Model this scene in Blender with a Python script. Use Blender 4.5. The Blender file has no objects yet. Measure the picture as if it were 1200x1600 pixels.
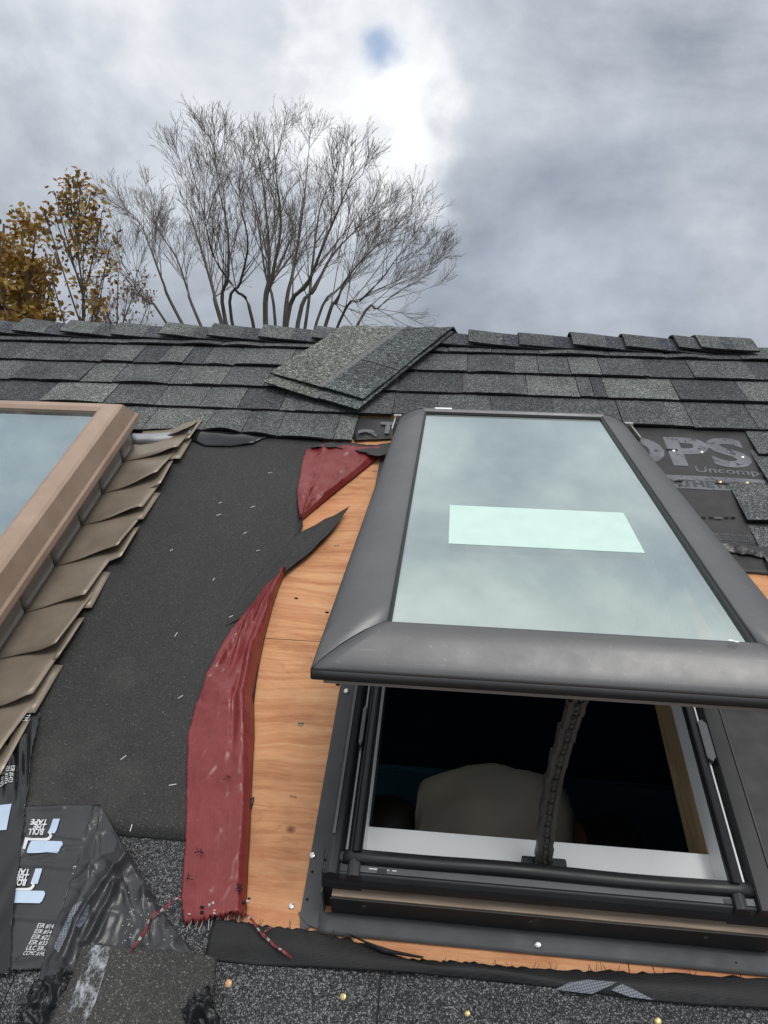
import bpy, bmesh, math, random
import numpy as np
from mathutils import Vector, Matrix, noise
random.seed(7); rng = np.random.default_rng(7)
scene = bpy.context.scene
COL = scene.collection
PI = math.pi

# ------------------------------------------------------------------ camera
# the roof plane has its own frame: a = across to the right, b = up the slope, c = out of the roof
FPX = 1150.0
_u = np.array([140., -920., FPX]); _u /= np.linalg.norm(_u)
_h = np.array([13400., 598., -1130.]); _h /= np.linalg.norm(_h); _h -= _u*(_h@_u); _h /= np.linalg.norm(_h)
_n = np.cross(_h, _u)
PITCH = math.radians(30); EYE = 1.0; Z0 = 5.2
MROOF = Matrix.Translation((0, 0, Z0)) @ Matrix.Rotation(PITCH, 4, 'X')
cam = bpy.data.cameras.new('camera'); camo = bpy.data.objects.new('camera', cam); COL.objects.link(camo)
cam.sensor_fit = 'VERTICAL'; cam.sensor_height = 24; cam.lens = 24*FPX/1600
cam.clip_start = 0.02; cam.clip_end = 2000
_m = Matrix(((_h[0], -_h[1], -_h[2]), (_u[0], -_u[1], -_u[2]), (_n[0], -_n[1], -_n[2])))
camo.matrix_world = MROOF @ (Matrix.Translation((0, 0, EYE)) @ _m.to_4x4())
scene.camera = camo
CAMW = camo.matrix_world.copy()

def R(px, py, H=0.0):            # point of the roof (height H above it) seen at a pixel of the 1200x1600 photo
    r = np.array([px-600., py-800., FPX]); t = -(EYE-H)/(_n@r); X = r*t
    return (float(X@_h), float(X@_u))
def Rs(pts, H=0.0): return [R(x, y, H) for x, y in pts]
def ray(px, py):
    return (CAMW.to_3x3() @ Vector((px-600., -(py-800.), -FPX))).normalized()
def at(px, py, Y):               # world point at depth Y in front of the camera along world +Y
    d = ray(px, py); o = CAMW.translation
    return o + d*((Y-o.y)/d.y)
def W(a, b, c): return MROOF @ Vector((a, b, c))

# ------------------------------------------------------------------ world + sun
world = bpy.data.worlds.new("World"); scene.world = world; world.use_nodes = True
wt = world.node_tree; wt.nodes.clear()
def wn(t, **k):
    nd = wt.nodes.new(t)
    for kk, v in k.items(): setattr(nd, kk, v)
    return nd
def wl(a, b): wt.links.new(a, b)
def wmath(op, a, b=None, c=None, clamp=False):
    nd = wn('ShaderNodeMath', operation=op, use_clamp=clamp)
    for i, v in enumerate((a, b, c)):
        if v is None: continue
        if isinstance(v, (int, float)): nd.inputs[i].default_value = v
        else: wl(v, nd.inputs[i])
    return nd.outputs[0]
SUN_DIR = Vector((0.22, -0.36, 0.90)).normalized()
sky = wn('ShaderNodeTexSky', sky_type='NISHITA'); sky.sun_disc = False
sky.sun_elevation = math.asin(SUN_DIR.z); sky.sun_rotation = math.atan2(SUN_DIR.x, SUN_DIR.y)
tc = wn('ShaderNodeTexCoord'); D = tc.outputs['Generated']
nz = wn('ShaderNodeTexNoise'); nz.inputs['Scale'].default_value = 2.3; nz.inputs['Detail'].default_value = 8; nz.inputs['Roughness'].default_value = .56; nz.inputs['Distortion'].default_value = .35
mp = wn('ShaderNodeMapping'); mp.inputs['Scale'].default_value = (1, 1, 1.7); mp.inputs['Location'].default_value = (2.4, 1.1, 3.7); wl(D, mp.inputs[0]); wl(mp.outputs[0], nz.inputs['Vector'])
nz2 = wn('ShaderNodeTexNoise'); nz2.inputs['Scale'].default_value = 9; nz2.inputs['Detail'].default_value = 6; nz2.inputs['Roughness'].default_value = .55; wl(D, nz2.inputs['Vector'])
def lobe(px, py, deg, power=1.0):
    d = ray(px, py)
    jit = wn('ShaderNodeVectorMath', operation='ADD')
    sub = wn('ShaderNodeVectorMath', operation='SUBTRACT'); wl(nz2.outputs['Color'], sub.inputs[0]); sub.inputs[1].default_value = (.5, .5, .5)
    sc = wn('ShaderNodeVectorMath', operation='SCALE'); wl(sub.outputs[0], sc.inputs[0]); sc.inputs['Scale'].default_value = min(math.radians(deg), .11)*4.0
    wl(D, jit.inputs[0]); wl(sc.outputs[0], jit.inputs[1])
    dist = wn('ShaderNodeVectorMath', operation='DISTANCE'); wl(jit.outputs[0], dist.inputs[0]); dist.inputs[1].default_value = d
    mr = wn('ShaderNodeMapRange', interpolation_type='SMOOTHERSTEP'); wl(dist.outputs['Value'], mr.inputs[0])
    mr.inputs[1].default_value = 0; mr.inputs[2].default_value = math.radians(deg)*1.6; mr.inputs[3].default_value = power; mr.inputs[4].default_value = 0
    return mr.outputs[0]
sepd = wn('ShaderNodeSeparateXYZ'); wl(D, sepd.inputs[0])
elev = wmath('MAXIMUM', sepd.outputs['Z'], 0.0)
base = wmath('MULTIPLY_ADD', elev, .62, .325)                 # an overcast sky brightens towards the zenith
mod = wmath('MULTIPLY_ADD', nz.outputs['Fac'], 1.75, .10)
mod2 = wmath('MULTIPLY_ADD', nz2.outputs['Fac'], .7, .65)
lum = wmath('MULTIPLY', wmath('MULTIPLY', base, mod), mod2)
lum = wmath('ADD', lum, lobe(580, 165, 7, .20))              # thin bright cloud where the sun hides
lum = wmath('ADD', lum, lobe(632, 215, 3.5, .14))
lum = wmath('ADD', lum, lobe(250, 30, 15, .20))
lum = wmath('SUBTRACT', lum, lobe(1010, 190, 17, .10))
lum = wmath('SUBTRACT', lum, lobe(150, 190, 11, .05))
lum = wmath('SUBTRACT', lum, lobe(440, 60, 5, .09))
ramp = wn('ShaderNodeValToRGB'); cr = ramp.color_ramp
cr.elements[0].position = 0; cr.elements[0].color = (.0, .0, .0, 1); cr.elements[1].position = 1; cr.elements[1].color = (1, 1, .99, 1)
e = cr.elements.new(.25); e.color = (.215, .245, .30, 1)
e = cr.elements.new(.5); e.color = (.46, .50, .56, 1)
e = cr.elements.new(.75); e.color = (.735, .755, .79, 1)
wl(lum, ramp.inputs[0])
hole = wmath('ADD', lobe(598, 90, 1.3, .75), lobe(900, 480, 10, .07), clamp=True)
bg1 = wn('ShaderNodeBackground'); wl(ramp.outputs[0], bg1.inputs[0]); bg1.inputs[1].default_value = 1.0
bg2 = wn('ShaderNodeBackground'); wl(sky.outputs[0], bg2.inputs[0]); bg2.inputs[1].default_value = 0.15
mx = wn('ShaderNodeMixShader'); wl(hole, mx.inputs[0]); wl(bg1.outputs[0], mx.inputs[1]); wl(bg2.outputs[0], mx.inputs[2])
wo = wn('ShaderNodeOutputWorld'); wl(mx.outputs[0], wo.inputs[0])
sun = bpy.data.lights.new('sun', 'SUN'); suno = bpy.data.objects.new('sun', sun); COL.objects.link(suno)
sun.energy = 1.3; sun.angle = math.radians(25); sun.color = (1, .97, .92)
suno.rotation_euler = SUN_DIR.to_track_quat('Z', 'Y').to_euler(); suno.location = (0, 0, 30)
vs = scene.view_settings; vs.view_transform = 'Standard'; vs.look = 'None'; vs.exposure = 0.25; vs.gamma = 1; vs.use_curve_mapping = False
try: scene.cycles.transparent_max_bounces = 16
except Exception: pass

# ------------------------------------------------------------------ scene helpers
BASE = {}
def setp(o, label=None, cat=None, group=None, kind=None):
    if label: o['label'] = label
    if cat: o['category'] = cat
    if group: o['group'] = group
    if kind: o['kind'] = kind
def thing(name, label, cat, base=(0, 0, 0), group=None, roof=True):
    o = bpy.data.objects.new(name, None); COL.objects.link(o); o.empty_display_size = .05
    o.matrix_world = (MROOF if roof else Matrix()) @ Matrix.Translation(base)
    setp(o, label, cat, group); BASE[o.name] = Vector(base); return o
def mesh(name, V, F, mats, parent=None, smooth=False, midx=None, tone=None, solid=0, bev=0, world=False):
    b = BASE[parent.name] if parent is not None else Vector((0, 0, 0))
    if solid:
        A_ = np.array([[V[f[0]], V[f[1]], V[f[2]]] for f in F], float); nz_ = np.cross(A_[:, 1]-A_[:, 0], A_[:, 2]-A_[:, 0])[:, 2].sum()
        if nz_ < 0: F = [tuple(reversed(f)) for f in F]
    me = bpy.data.meshes.new(name); me.from_pydata([(v[0]-b.x, v[1]-b.y, v[2]-b.z) for v in V], [], [tuple(f) for f in F])
    if not isinstance(mats, (list, tuple)): mats = [mats]
    for m in mats: me.materials.append(m)
    if smooth: me.polygons.foreach_set('use_smooth', [True]*len(me.polygons))
    if midx is not None: me.polygons.foreach_set('material_index', midx)
    me.update()
    o = bpy.data.objects.new(name, me); COL.objects.link(o)
    if parent is not None:
        o.parent = parent; BASE[o.name] = b
    else:
        o.matrix_world = Matrix() if world else MROOF
        BASE[o.name] = Vector((0, 0, 0))
    if tone is not None: o['tone'] = float(tone)
    if solid:
        md = o.modifiers.new('thickness', 'SOLIDIFY'); md.thickness = solid; md.offset = -1
    if bev:
        md = o.modifiers.new('bevel', 'BEVEL'); md.width = bev; md.segments = 2; md.limit_method = 'ANGLE'
    return o
def box(a0, a1, b0, b1, c0, c1):
    V = [(x, y, z) for z in (c0, c1) for y in (b0, b1) for x in (a0, a1)]
    F = [(0, 2, 3, 1), (4, 5, 7, 6), (0, 1, 5, 4), (2, 6, 7, 3), (0, 4, 6, 2), (1, 3, 7, 5)]
    return V, F
def join(*parts):
    V, F = [], []
    for v, f in parts:
        n = len(V); V += list(v); F += [tuple(i+n for i in q) for q in f]
    return V, F
def prism(outline, c0, c1):
    n = len(outline); V = [(x, y, c0) for x, y in outline]+[(x, y, c1) for x, y in outline]
    F = [tuple(range(n-1, -1, -1)), tuple(range(n, 2*n))]+[(i, (i+1) % n, (i+1) % n+n, i+n) for i in range(n)]
    return V, F
def extrude_profile(prof, axis, t0, t1, closed=True):
    # prof: list of 2D; axis 'a': prof=(b,c) swept along a; axis 'b': prof=(a,c) swept along b
    n = len(prof); V = []
    for t in (t0, t1):
        for p in prof: V.append((t, p[0], p[1]) if axis == 'a' else (p[0], t, p[1]))
    F = [(i, (i+1) % n, (i+1) % n+n, i+n) for i in range(n if closed else n-1)]
    if closed: F += [tuple(range(n)), tuple(range(2*n-1, n-1, -1))]
    return V, F
def cyl(p, q, r0, r1=None, n=8, cap=True):
    p = Vector(p); q = Vector(q); r1 = r0 if r1 is None else r1
    d = (q-p).normalized(); x = d.orthogonal().normalized(); y = d.cross(x)
    V = [tuple(p+(x*math.cos(2*PI*i/n)+y*math.sin(2*PI*i/n))*r0) for i in range(n)]+[tuple(q+(x*math.cos(2*PI*i/n)+y*math.sin(2*PI*i/n))*r1) for i in range(n)]
    F = [(i, (i+1) % n, (i+1) % n+n, i+n) for i in range(n)]
    if cap: F += [tuple(range(n-1, -1, -1)), tuple(range(n, 2*n))]
    return V, F
def resample(pts, m):
    pts = np.array(pts, float); d = np.r_[0, np.cumsum(np.linalg.norm(np.diff(pts[:, :2], axis=0), axis=1))]
    s = np.linspace(0, d[-1], m)
    return np.stack([np.interp(s, d, pts[:, k]) for k in range(pts.shape[1])], 1)
def rows(pts, m):                                    # by index, keeps left and right rows together
    pts = np.array(pts, float); s = np.linspace(0, len(pts)-1, m)
    return np.stack([np.interp(s, np.arange(len(pts)), pts[:, k]) for k in range(pts.shape[1])], 1)
def loft(L, Rr, nu, nv, hf, jit=0, frayL=0, frayR=0):
    A = rows(L, nv+1); B = rows(Rr, nv+1); V = []; F = []
    for j in range(nv+1):
        t = j/nv
        for i in range(nu+1):
            s = i/nu; p = A[j]*(1-s)+B[j]*s
            a, b = p[0], p[1]
            if i == 0 and frayL: a += rng.normal(0, frayL)
            if i == nu and frayR: a += rng.normal(0, frayR)
            if jit and (i in (0, nu) or j in (0, nv)): a += rng.normal(0, jit); b += rng.normal(0, jit)
            V.append((a, b, hf(a, b, s, t)))
    for j in range(nv):
        for i in range(nu):
            k = j*(nu+1)+i; F.append((k, k+1, k+nu+2, k+nu+1))
    return V, F
def nse(a, b, f=1.0, seed=0.0): return noise.noise(Vector((a*f+seed, b*f-seed*.7, seed*1.3)))
def flip(vf): return vf[0], [tuple(reversed(f)) for f in vf[1]]

# ------------------------------------------------------------------ materials
ROOFREF = bpy.data.objects.new('house_roof', None); COL.objects.link(ROOFREF); ROOFREF.matrix_world = MROOF; BASE['house_roof'] = Vector((0, 0, 0))
class NT:
    def __init__(s, name):
        s.m = bpy.data.materials.new(name); s.m.use_nodes = True; s.t = s.m.node_tree
        s.p = s.t.nodes['Principled BSDF']; s._c = None
    def n(s, t, **k):
        nd = s.t.nodes.new(t)
        for kk, v in k.items(): setattr(nd, kk, v)
        return nd
    def l(s, a, b): s.t.links.new(a, b)
    def co(s):
        if s._c is None:
            c = s.n('ShaderNodeTexCoord'); c.object = ROOFREF; s._c = c.outputs['Object']
        return s._c
    def map(s, scale, loc=(0, 0, 0), rot=(0, 0, 0)):
        m = s.n('ShaderNodeMapping'); m.inputs['Scale'].default_value = scale; m.inputs['Location'].default_value = loc; m.inputs['Rotation'].default_value = rot
        s.l(s.co(), m.inputs[0]); return m.outputs[0]
    def noise(s, scale, detail=4, rough=.5, vec=None, dist=0, out='Fac'):
        x = s.n('ShaderNodeTexNoise'); x.inputs['Scale'].default_value = scale; x.inputs['Detail'].default_value = detail; x.inputs['Roughness'].default_value = rough; x.inputs['Distortion'].default_value = dist
        s.l(vec if vec is not None else s.co(), x.inputs['Vector']); return x.outputs[out]
    def voro(s, scale, out='Color', vec=None, feat='F1'):
        x = s.n('ShaderNodeTexVoronoi', feature=feat); x.inputs['Scale'].default_value = scale
        s.l(vec if vec is not None else s.co(), x.inputs['Vector']); return x.outputs[out]
    def math(s, op, a, b=None, clamp=False):
        nd = s.n('ShaderNodeMath', operation=op, use_clamp=clamp)
        for i, v in enumerate((a, b)):
            if v is None: continue
            if isinstance(v, (int, float)): nd.inputs[i].default_value = v
            else: s.l(v, nd.inputs[i])
        return nd.outputs[0]
    def ramp(s, fac, stops, interp='LINEAR'):
        r = s.n('ShaderNodeValToRGB'); c = r.color_ramp; c.interpolation = interp
        while len(c.elements) < len(stops): c.elements.new(.5)
        for e, (p, col) in zip(c.elements, stops):
            e.position = p; e.color = (*col, 1) if len(col) == 3 else col
        s.l(fac, r.inputs[0]); return r.outputs[0]
    def mix(s, fac, a, b, mode='MIX'):
        m = s.n('ShaderNodeMix', data_type='RGBA', blend_type=mode)
        for i, v in ((0, fac), (6, a), (7, b)):
            if isinstance(v, (int, float)): m.inputs[i].default_value = v
            elif isinstance(v, tuple): m.inputs[i].default_value = (*v, 1)
            else: s.l(v, m.inputs[i])
        return m.outputs[2]
    def bump(s, h, strength=.3, dist=.002):
        b = s.n('ShaderNodeBump'); b.inputs['Strength'].default_value = strength; b.inputs['Distance'].default_value = dist
        s.l(h, b.inputs['Height']); s.l(b.outputs[0], s.p.inputs['Normal'])
    def set(s, col=None, rough=None, metal=None, spec=None):
        def put(k, v):
            if v is None: return
            if isinstance(v, (int, float)): s.p.inputs[k].default_value = v
            elif isinstance(v, tuple): s.p.inputs[k].default_value = (*v, 1)
            else: s.l(v, s.p.inputs[k])
        put('Base Color', col); put('Roughness', rough); put('Metallic', metal); put('Specular IOR Level', spec); return s.m
def g3(x): return (x, x, x)
def m_granule(name, lo, mid, hi, scale, warm=0.0, tone=True, hicut=.78):
    t = NT(name); v = t.voro(scale); sep = t.n('ShaderNodeSeparateColor'); t.l(v, sep.inputs[0])
    c = t.ramp(sep.outputs[0], [(0, lo), (.42, mid), (hicut, tuple(x*1.5 for x in mid)), (.93, hi), (1, hi)])
    v2 = t.noise(scale*.33, 2, .6); c = t.mix(.5, c, t.ramp(v2, [(.3, g3(.25)), (.7, g3(1.35))]), 'MULTIPLY')
    big = t.noise(9, 5, .6); c = t.mix(.75, c, t.ramp(big, [(.3, g3(.72)), (.7, g3(1.2))]), 'MULTIPLY')
    if tone:
        at_ = t.n('ShaderNodeAttribute', attribute_type='OBJECT', attribute_name='tone')
        tc_ = t.ramp(at_.outputs['Fac'], [(0, (.42, .43, .50)), (.5, (.98, 1.0, 1.02)), (1, (1.5, 1.57, 1.5))])
        c = t.mix(1, c, tc_, 'MULTIPLY')
    t.bump(sep.outputs[1], .7, .0016)
    return t.set(c, .88, spec=.25)
M = {}
M['shingle'] = m_granule('shingle_granules', (.022, .0235, .024), (.085, .089, .088), (.30, .315, .305), 560)
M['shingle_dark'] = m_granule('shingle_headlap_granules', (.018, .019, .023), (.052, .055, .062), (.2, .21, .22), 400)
M['starter'] = m_granule('starter_granules', (.014, .015, .016), (.050, .051, .053), (.27, .27, .27), 760, tone=False, hicut=.74)
M['shingle_edge'] = NT('shingle_cut_edge').set((.018, .018, .019), .9)
M['loose'] = m_granule('loose_shingle_granules', (.03, .031, .028), (.115, .118, .105), (.36, .37, .33), 330)
M['loose_tab'] = m_granule('loose_shingle_tab_granules', (.024, .027, .027), (.082, .09, .09), (.28, .31, .3), 330)
t = NT('sealant_stripe'); M['sealant'] = t.set(t.ramp(t.noise(120, 3), [(.3, (.07, .07, .075)), (.7, (.16, .16, .165))]), .6)
# felt underlayment
t = NT('black_underlayment'); v = t.voro(850); sp = t.n('ShaderNodeSeparateColor'); t.l(v, sp.inputs[0])
c = t.ramp(sp.outputs[0], [(0, (.010, .010, .010)), (.6, (.0235, .023, .023)), (.96, (.038, .037, .036)), (.994, (.075, .075, .07)), (1, (.16, .16, .15))])
c = t.mix(.8, c, t.ramp(t.noise(5, 5, .6), [(.3, g3(.75)), (.72, g3(1.3))]), 'MULTIPLY')
c = t.mix(t.ramp(t.noise(3.1, 5, .65, vec=t.map((1, 1, 1), (3, 5, 0))), [(.56, g3(0)), (.72, g3(.3))]), c, (.10, .095, .088))
t.bump(t.noise(700, 2), .35, .0008); M['felt'] = t.set(c, .62, spec=.4)
t = NT('slick_black_underlayment'); c = t.ramp(t.noise(30, 5, .6), [(.3, (.020, .0195, .0195)), (.7, (.036, .035, .035))]); t.bump(t.noise(45, 4), .3, .003); M['tongue'] = t.set(c, .45, spec=.45)
t = NT('smooth_black_sheet'); c = t.ramp(t.noise(26, 5, .6), [(.3, (.016, .015, .0155)), (.7, (.036, .034, .034))])
t.bump(t.noise(40, 4), .3, .002); M['sheet'] = t.set(c, t.ramp(t.noise(18, 3), [(.3, g3(.42)), (.7, g3(.62))]), spec=.4)
t = NT('woven_black_fabric'); wv = t.n('ShaderNodeTexChecker'); wv.inputs['Scale'].default_value = 520
t.l(t.map((1, 1, 1), rot=(0, 0, .6)), wv.inputs['Vector'])
c = t.mix(1, t.ramp(wv.outputs['Fac'], [(0, g3(.6)), (1, g3(1.4))]), t.ramp(t.noise(16, 5, .6), [(.3, (.008, .008, .009)), (.62, (.016, .016, .017)), (.8, (.035, .035, .04))]), 'MULTIPLY')
t.bump(wv.outputs['Fac'], .4, .0006); M['woven'] = t.set(c, .6, spec=.35)
t = NT('red_film'); c = t.ramp(t.noise(10, 5, .6), [(.28, (.165, .018, .019)), (.7, (.24, .040, .042))])
wv2 = t.n('ShaderNodeTexChecker'); wv2.inputs['Scale'].default_value = 420; t.l(t.map((1, .25, 1)), wv2.inputs['Vector'])
c = t.mix(.35, c, t.ramp(wv2.outputs['Fac'], [(0, g3(.82)), (1, g3(1.1))]), 'MULTIPLY')
c = t.mix(t.ramp(t.noise(55, 6, .75, vec=t.map((1, 2.5, 1))), [(.60, g3(0)), (.68, g3(.28))]), c, (.42, .16, .17))
t.bump(t.noise(11, 3, .5, dist=.8), .4, .012); M['red'] = t.set(c, .33, spec=.45)
# plywood
t = NT('plywood'); vec = t.map((2.6, 44, 1)); wob = t.noise(3.2, 3, .5, out='Color')
add = t.n('ShaderNodeVectorMath', operation='MULTIPLY_ADD'); t.l(wob, add.inputs[0]); add.inputs[1].default_value = (0.4, 2.6, 0); t.l(vec, add.inputs[2])
g1 = t.noise(1.6, 6, .62, vec=add.outputs[0], dist=.8)
c = t.ramp(g1, [(.2, (.36, .125, .04)), (.40, (.55, .235, .085)), (.55, (.65, .325, .13)), (.78, (.72, .42, .20))])
wav = t.n('ShaderNodeTexWave', wave_type='BANDS', bands_direction='Y'); wav.inputs['Scale'].default_value = 14; wav.inputs['Distortion'].default_value = 22; wav.inputs['Detail'].default_value = 3; wav.inputs['Detail Scale'].default_value = .9
t.l(t.map((.55, 1, 1)), wav.inputs['Vector'])
c = t.mix(t.ramp(t.noise(5, 3, vec=t.map((1, 1, 1), (2, 8, 0))), [(.5, g3(.03)), (.72, g3(.5))]), c, t.ramp(wav.outputs['Fac'], [(.0, (.62, .42, .30)), (.10, (.95, .9, .86)), (1, (1.04, 1.03, 1.0))]), 'MULTIPLY')
c = t.mix(t.ramp(t.noise(4.5, 4, .6, vec=t.map((1, 1, 1), (7, 2, 0))), [(.42, g3(0)), (.72, g3(.7))]), c, (.56, .20, .07))
fib = t.noise(1, 3, .7, vec=t.map((25, 900, 1))); c = t.mix(.5, c, t.ramp(fib, [(.35, g3(.72)), (.65, g3(1.12))]), 'MULTIPLY')
kn = t.voro(7.5, 'Distance', vec=t.map((1, 1.25, 1), (.3, .13, 0)))
c = t.mix(t.ramp(kn, [(.035, g3(.85)), (.075, g3(0))]), c, (.13, .035, .016))
c = t.mix(t.ramp(t.noise(60, 5, .8, vec=t.map((.5, 3, 1))), [(.66, g3(0)), (.73, g3(.6))]), c, (.16, .055, .025))
c = t.mix(.8, c, t.ramp(t.noise(7, 6, .68, vec=t.map((1, 1.6, 1), (1, 4, 0))), [(.28, (.66, .60, .55)), (.5, (1, 1, 1)), (.72, (1.14, 1.15, 1.16))]), 'MULTIPLY')
hs = t.n('ShaderNodeHueSaturation'); hs.inputs['Saturation'].default_value = .92; hs.inputs['Value'].default_value = 1.0; t.l(c, hs.inputs['Color']); c = t.mix(1, hs.outputs[0], (1.0, .97, .97), 'MULTIPLY')
t.bump(g1, .35, .0015); M['ply'] = t.set(c, .68, spec=.3)
M['ply_edge'] = NT('plywood_edge').set((.20, .11, .05), .8)
# metals and plastics
def m_paint(name, col, rough, var=.12, metal=0.0, spec=.5, bump=0.0, bs=8):
    t = NT(name); c = t.mix(1, col, t.ramp(t.noise(6, 5, .6), [(.3, g3(1-var)), (.7, g3(1+var))]), 'MULTIPLY')
    r = t.ramp(t.noise(30, 4), [(.3, g3(max(rough-.06, .02))), (.7, g3(rough+.08))])
    if bump: t.bump(t.noise(bs, 3), bump, .004)
    return t.set(c, r, metal, spec)
M['cover'] = m_paint('dark_grey_cladding', (.155, .155, .162), .40, .05, .55, .5)
def m_clad(name, col, rough):
    t = NT(name); c = t.mix(1, col, t.ramp(t.noise(5, 5, .6), [(.3, g3(.93)), (.7, g3(1.06))]), 'MULTIPLY')
    dust = t.ramp(t.noise(140, 6, .8), [(.58, g3(0)), (.74, g3(.35))]); c = t.mix(dust, c, (.30, .30, .31))
    scr = t.ramp(t.noise(1, 4, .7, vec=t.map((9, 260, 9), rot=(0, 0, .35))), [(.66, g3(0)), (.70, g3(.22))]); c = t.mix(scr, c, (.36, .36, .37))
    t.bump(t.noise(14, 3), .10, .004)
    return t.set(c, t.ramp(t.noise(9, 5, .65), [(.3, g3(rough-.07)), (.7, g3(rough+.10))]), .5, .5)
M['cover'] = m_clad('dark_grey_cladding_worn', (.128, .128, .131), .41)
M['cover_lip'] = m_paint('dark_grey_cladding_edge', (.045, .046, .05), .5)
M['flash'] = m_paint('charcoal_flashing', (.06, .062, .066), .55, .12, .0, .4, bump=.08)
M['flash_dark'] = m_paint('black_flashing', (.020, .020, .021), .5)
M['rubber'] = m_paint('black_rubber_gasket', (.010, .0105, .012), .42, .25)
M['frame_black'] = m_paint('black_frame_profile', (.018, .019, .022), .45, .2)
M['alu'] = m_paint('bare_aluminium', (.34, .35, .36), .38, .1, .7)
M['greystrip'] = m_paint('grey_plastic_strip', (.10, .103, .108), .35, .15)
M['white'] = m_paint('white_lining', (.88, .89, .88), .38, .03)
M['steel'] = m_paint('galvanised_steel', (.62, .61, .58), .28, .1, .9)
M['brass'] = m_paint('gold_zinc_nail', (.60, .47, .22), .35, .15, .75)
M['copper'] = m_paint('rusty_nail_head', (.62, .36, .18), .5, .15, .3)
t = NT('frame_pine'); c = t.ramp(t.noise(2, 6, .6, vec=t.map((60, 4, 60)), dist=1.0), [(.25, (.20, .12, .055)), (.5, (.36, .24, .12)), (.75, (.46, .33, .18))]); M['pine'] = t.set(c, .6)
t = NT('tan_wood_strip'); c = t.ramp(t.noise(3, 5, .6, vec=t.map((4, 80, 80))), [(.3, (.20, .14, .10)), (.7, (.36, .28, .21))]); M['tan'] = t.set(c, .7)
t = NT('brown_cladding'); c = t.ramp(t.noise(10, 6, .65), [(.3, (.31, .215, .155)), (.7, (.41, .30, .23))])
c = t.mix(t.ramp(t.noise(85, 6, .8), [(.66, g3(0)), (.72, g3(.75))]), c, (.72, .62, .55)); M['brown'] = t.set(c, t.ramp(t.noise(40, 3), [(.3, g3(.38)), (.7, g3(.58))]), .1)
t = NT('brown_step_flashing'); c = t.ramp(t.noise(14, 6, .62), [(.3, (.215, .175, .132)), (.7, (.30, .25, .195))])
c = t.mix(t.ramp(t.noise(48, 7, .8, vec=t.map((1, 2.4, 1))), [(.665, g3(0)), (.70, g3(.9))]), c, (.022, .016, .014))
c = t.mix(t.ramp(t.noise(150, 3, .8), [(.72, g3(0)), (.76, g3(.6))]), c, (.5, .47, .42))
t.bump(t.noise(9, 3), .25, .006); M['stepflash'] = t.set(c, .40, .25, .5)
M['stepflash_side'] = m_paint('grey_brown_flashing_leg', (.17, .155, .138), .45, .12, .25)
# glass: low-e coated panes, reflect most of the sky at this angle
def m_glass(name, tint, refl, r0, r1, rough=.0, dust=.10):
    t = NT(name); t.t.nodes.remove(t.p)
    tr = t.n('ShaderNodeBsdfTransparent'); tr.inputs[0].default_value = (*tint, 1)
    gl = t.n('ShaderNodeBsdfGlossy'); gl.inputs['Roughness'].default_value = rough; gl.inputs[0].default_value = (*refl, 1)
    lw = t.n('ShaderNodeLayerWeight'); lw.inputs[0].default_value = .5
    fac = t.ramp(lw.outputs['Facing'], [(0, g3(r0)), (.6, g3(r0*.6+r1*.4)), (1, g3(r1))])
    mxs = t.n('ShaderNodeMixShader'); t.l(fac, mxs.inputs[0]); t.l(tr.outputs[0], mxs.inputs[1]); t.l(gl.outputs[0], mxs.inputs[2])
    df = t.n('ShaderNodeBsdfDiffuse'); df.inputs[0].default_value = (.55, .56, .55, 1)
    a_ = t.ramp(t.noise(3.5, 6, .7, dist=.6), [(.42, g3(.01)), (.75, g3(dust))]); b_ = t.ramp(t.noise(160, 5, .8), [(.62, g3(0)), (.74, g3(dust*2.5))])
    st = t.ramp(t.noise(1, 5, .7, vec=t.map((70, 3, 70))), [(.55, g3(0)), (.72, g3(dust*.9))])
    dm_ = t.math('MAXIMUM', t.math('MAXIMUM', a_, b_), st)
    mx2 = t.n('ShaderNodeMixShader'); t.l(dm_, mx2.inputs[0]); t.l(mxs.outputs[0], mx2.inputs[1]); t.l(df.outputs[0], mx2.inputs[2])
    t.l(mx2.outputs[0], t.t.nodes['Material Output'].inputs['Surface']); return t.m
M['glass'] = m_glass('green_low_e_glass', (.60, .635, .625), (.885, 1.0, .95), .40, .94, 0, .035)
M['oldglass'] = m_glass('old_blue_glass', (.5, .62, .66), (.54, .66, .72), .25, .95, .02, .22)
t = NT('mint_tinted_label'); M['label'] = t.set(t.ramp(t.noise(30, 5), [(.3, (.52, .70, .63)), (.7, (.57, .75, .68))]), .5)  # white label; the green cast of the glass is put into its colour
M['black_edge'] = NT('black_glazing_seal').set((.006, .006, .007), .5)
t = NT('glossy_black_membrane'); c = t.ramp(t.noise(30, 4), [(.3, (.010, .011, .013)), (.7, (.018, .019, .022))])
M['gloss'] = t.set(c, .13, spec=.5)
t = NT('dull_black_membrane'); c = t.ramp(t.noise(20, 5, .6), [(.3, (.026, .027, .030)), (.7, (.046, .046, .051))])
c = t.mix(t.ramp(t.noise(240, 4, .8), [(.70, g3(0)), (.74, g3(.5))]), c, (.35, .35, .35))
t.bump(t.noise(26, 5, .6, dist=.8), .35, .004); M['mem'] = t.set(c, .33, spec=.5)
M['tarp'] = m_paint('crumpled_black_plastic', (.014, .0145, .016), .34, .3, 0, .45, bump=.5, bs=90)
t = NT('gritty_cap_sheet'); v = t.voro(800); sp = t.n('ShaderNodeSeparateColor'); t.l(v, sp.inputs[0])
c = t.ramp(sp.outputs[0], [(0, (.014, .014, .014)), (.6, (.034, .033, .032)), (.94, (.062, .06, .056)), (1, (.20, .19, .175))])
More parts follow.
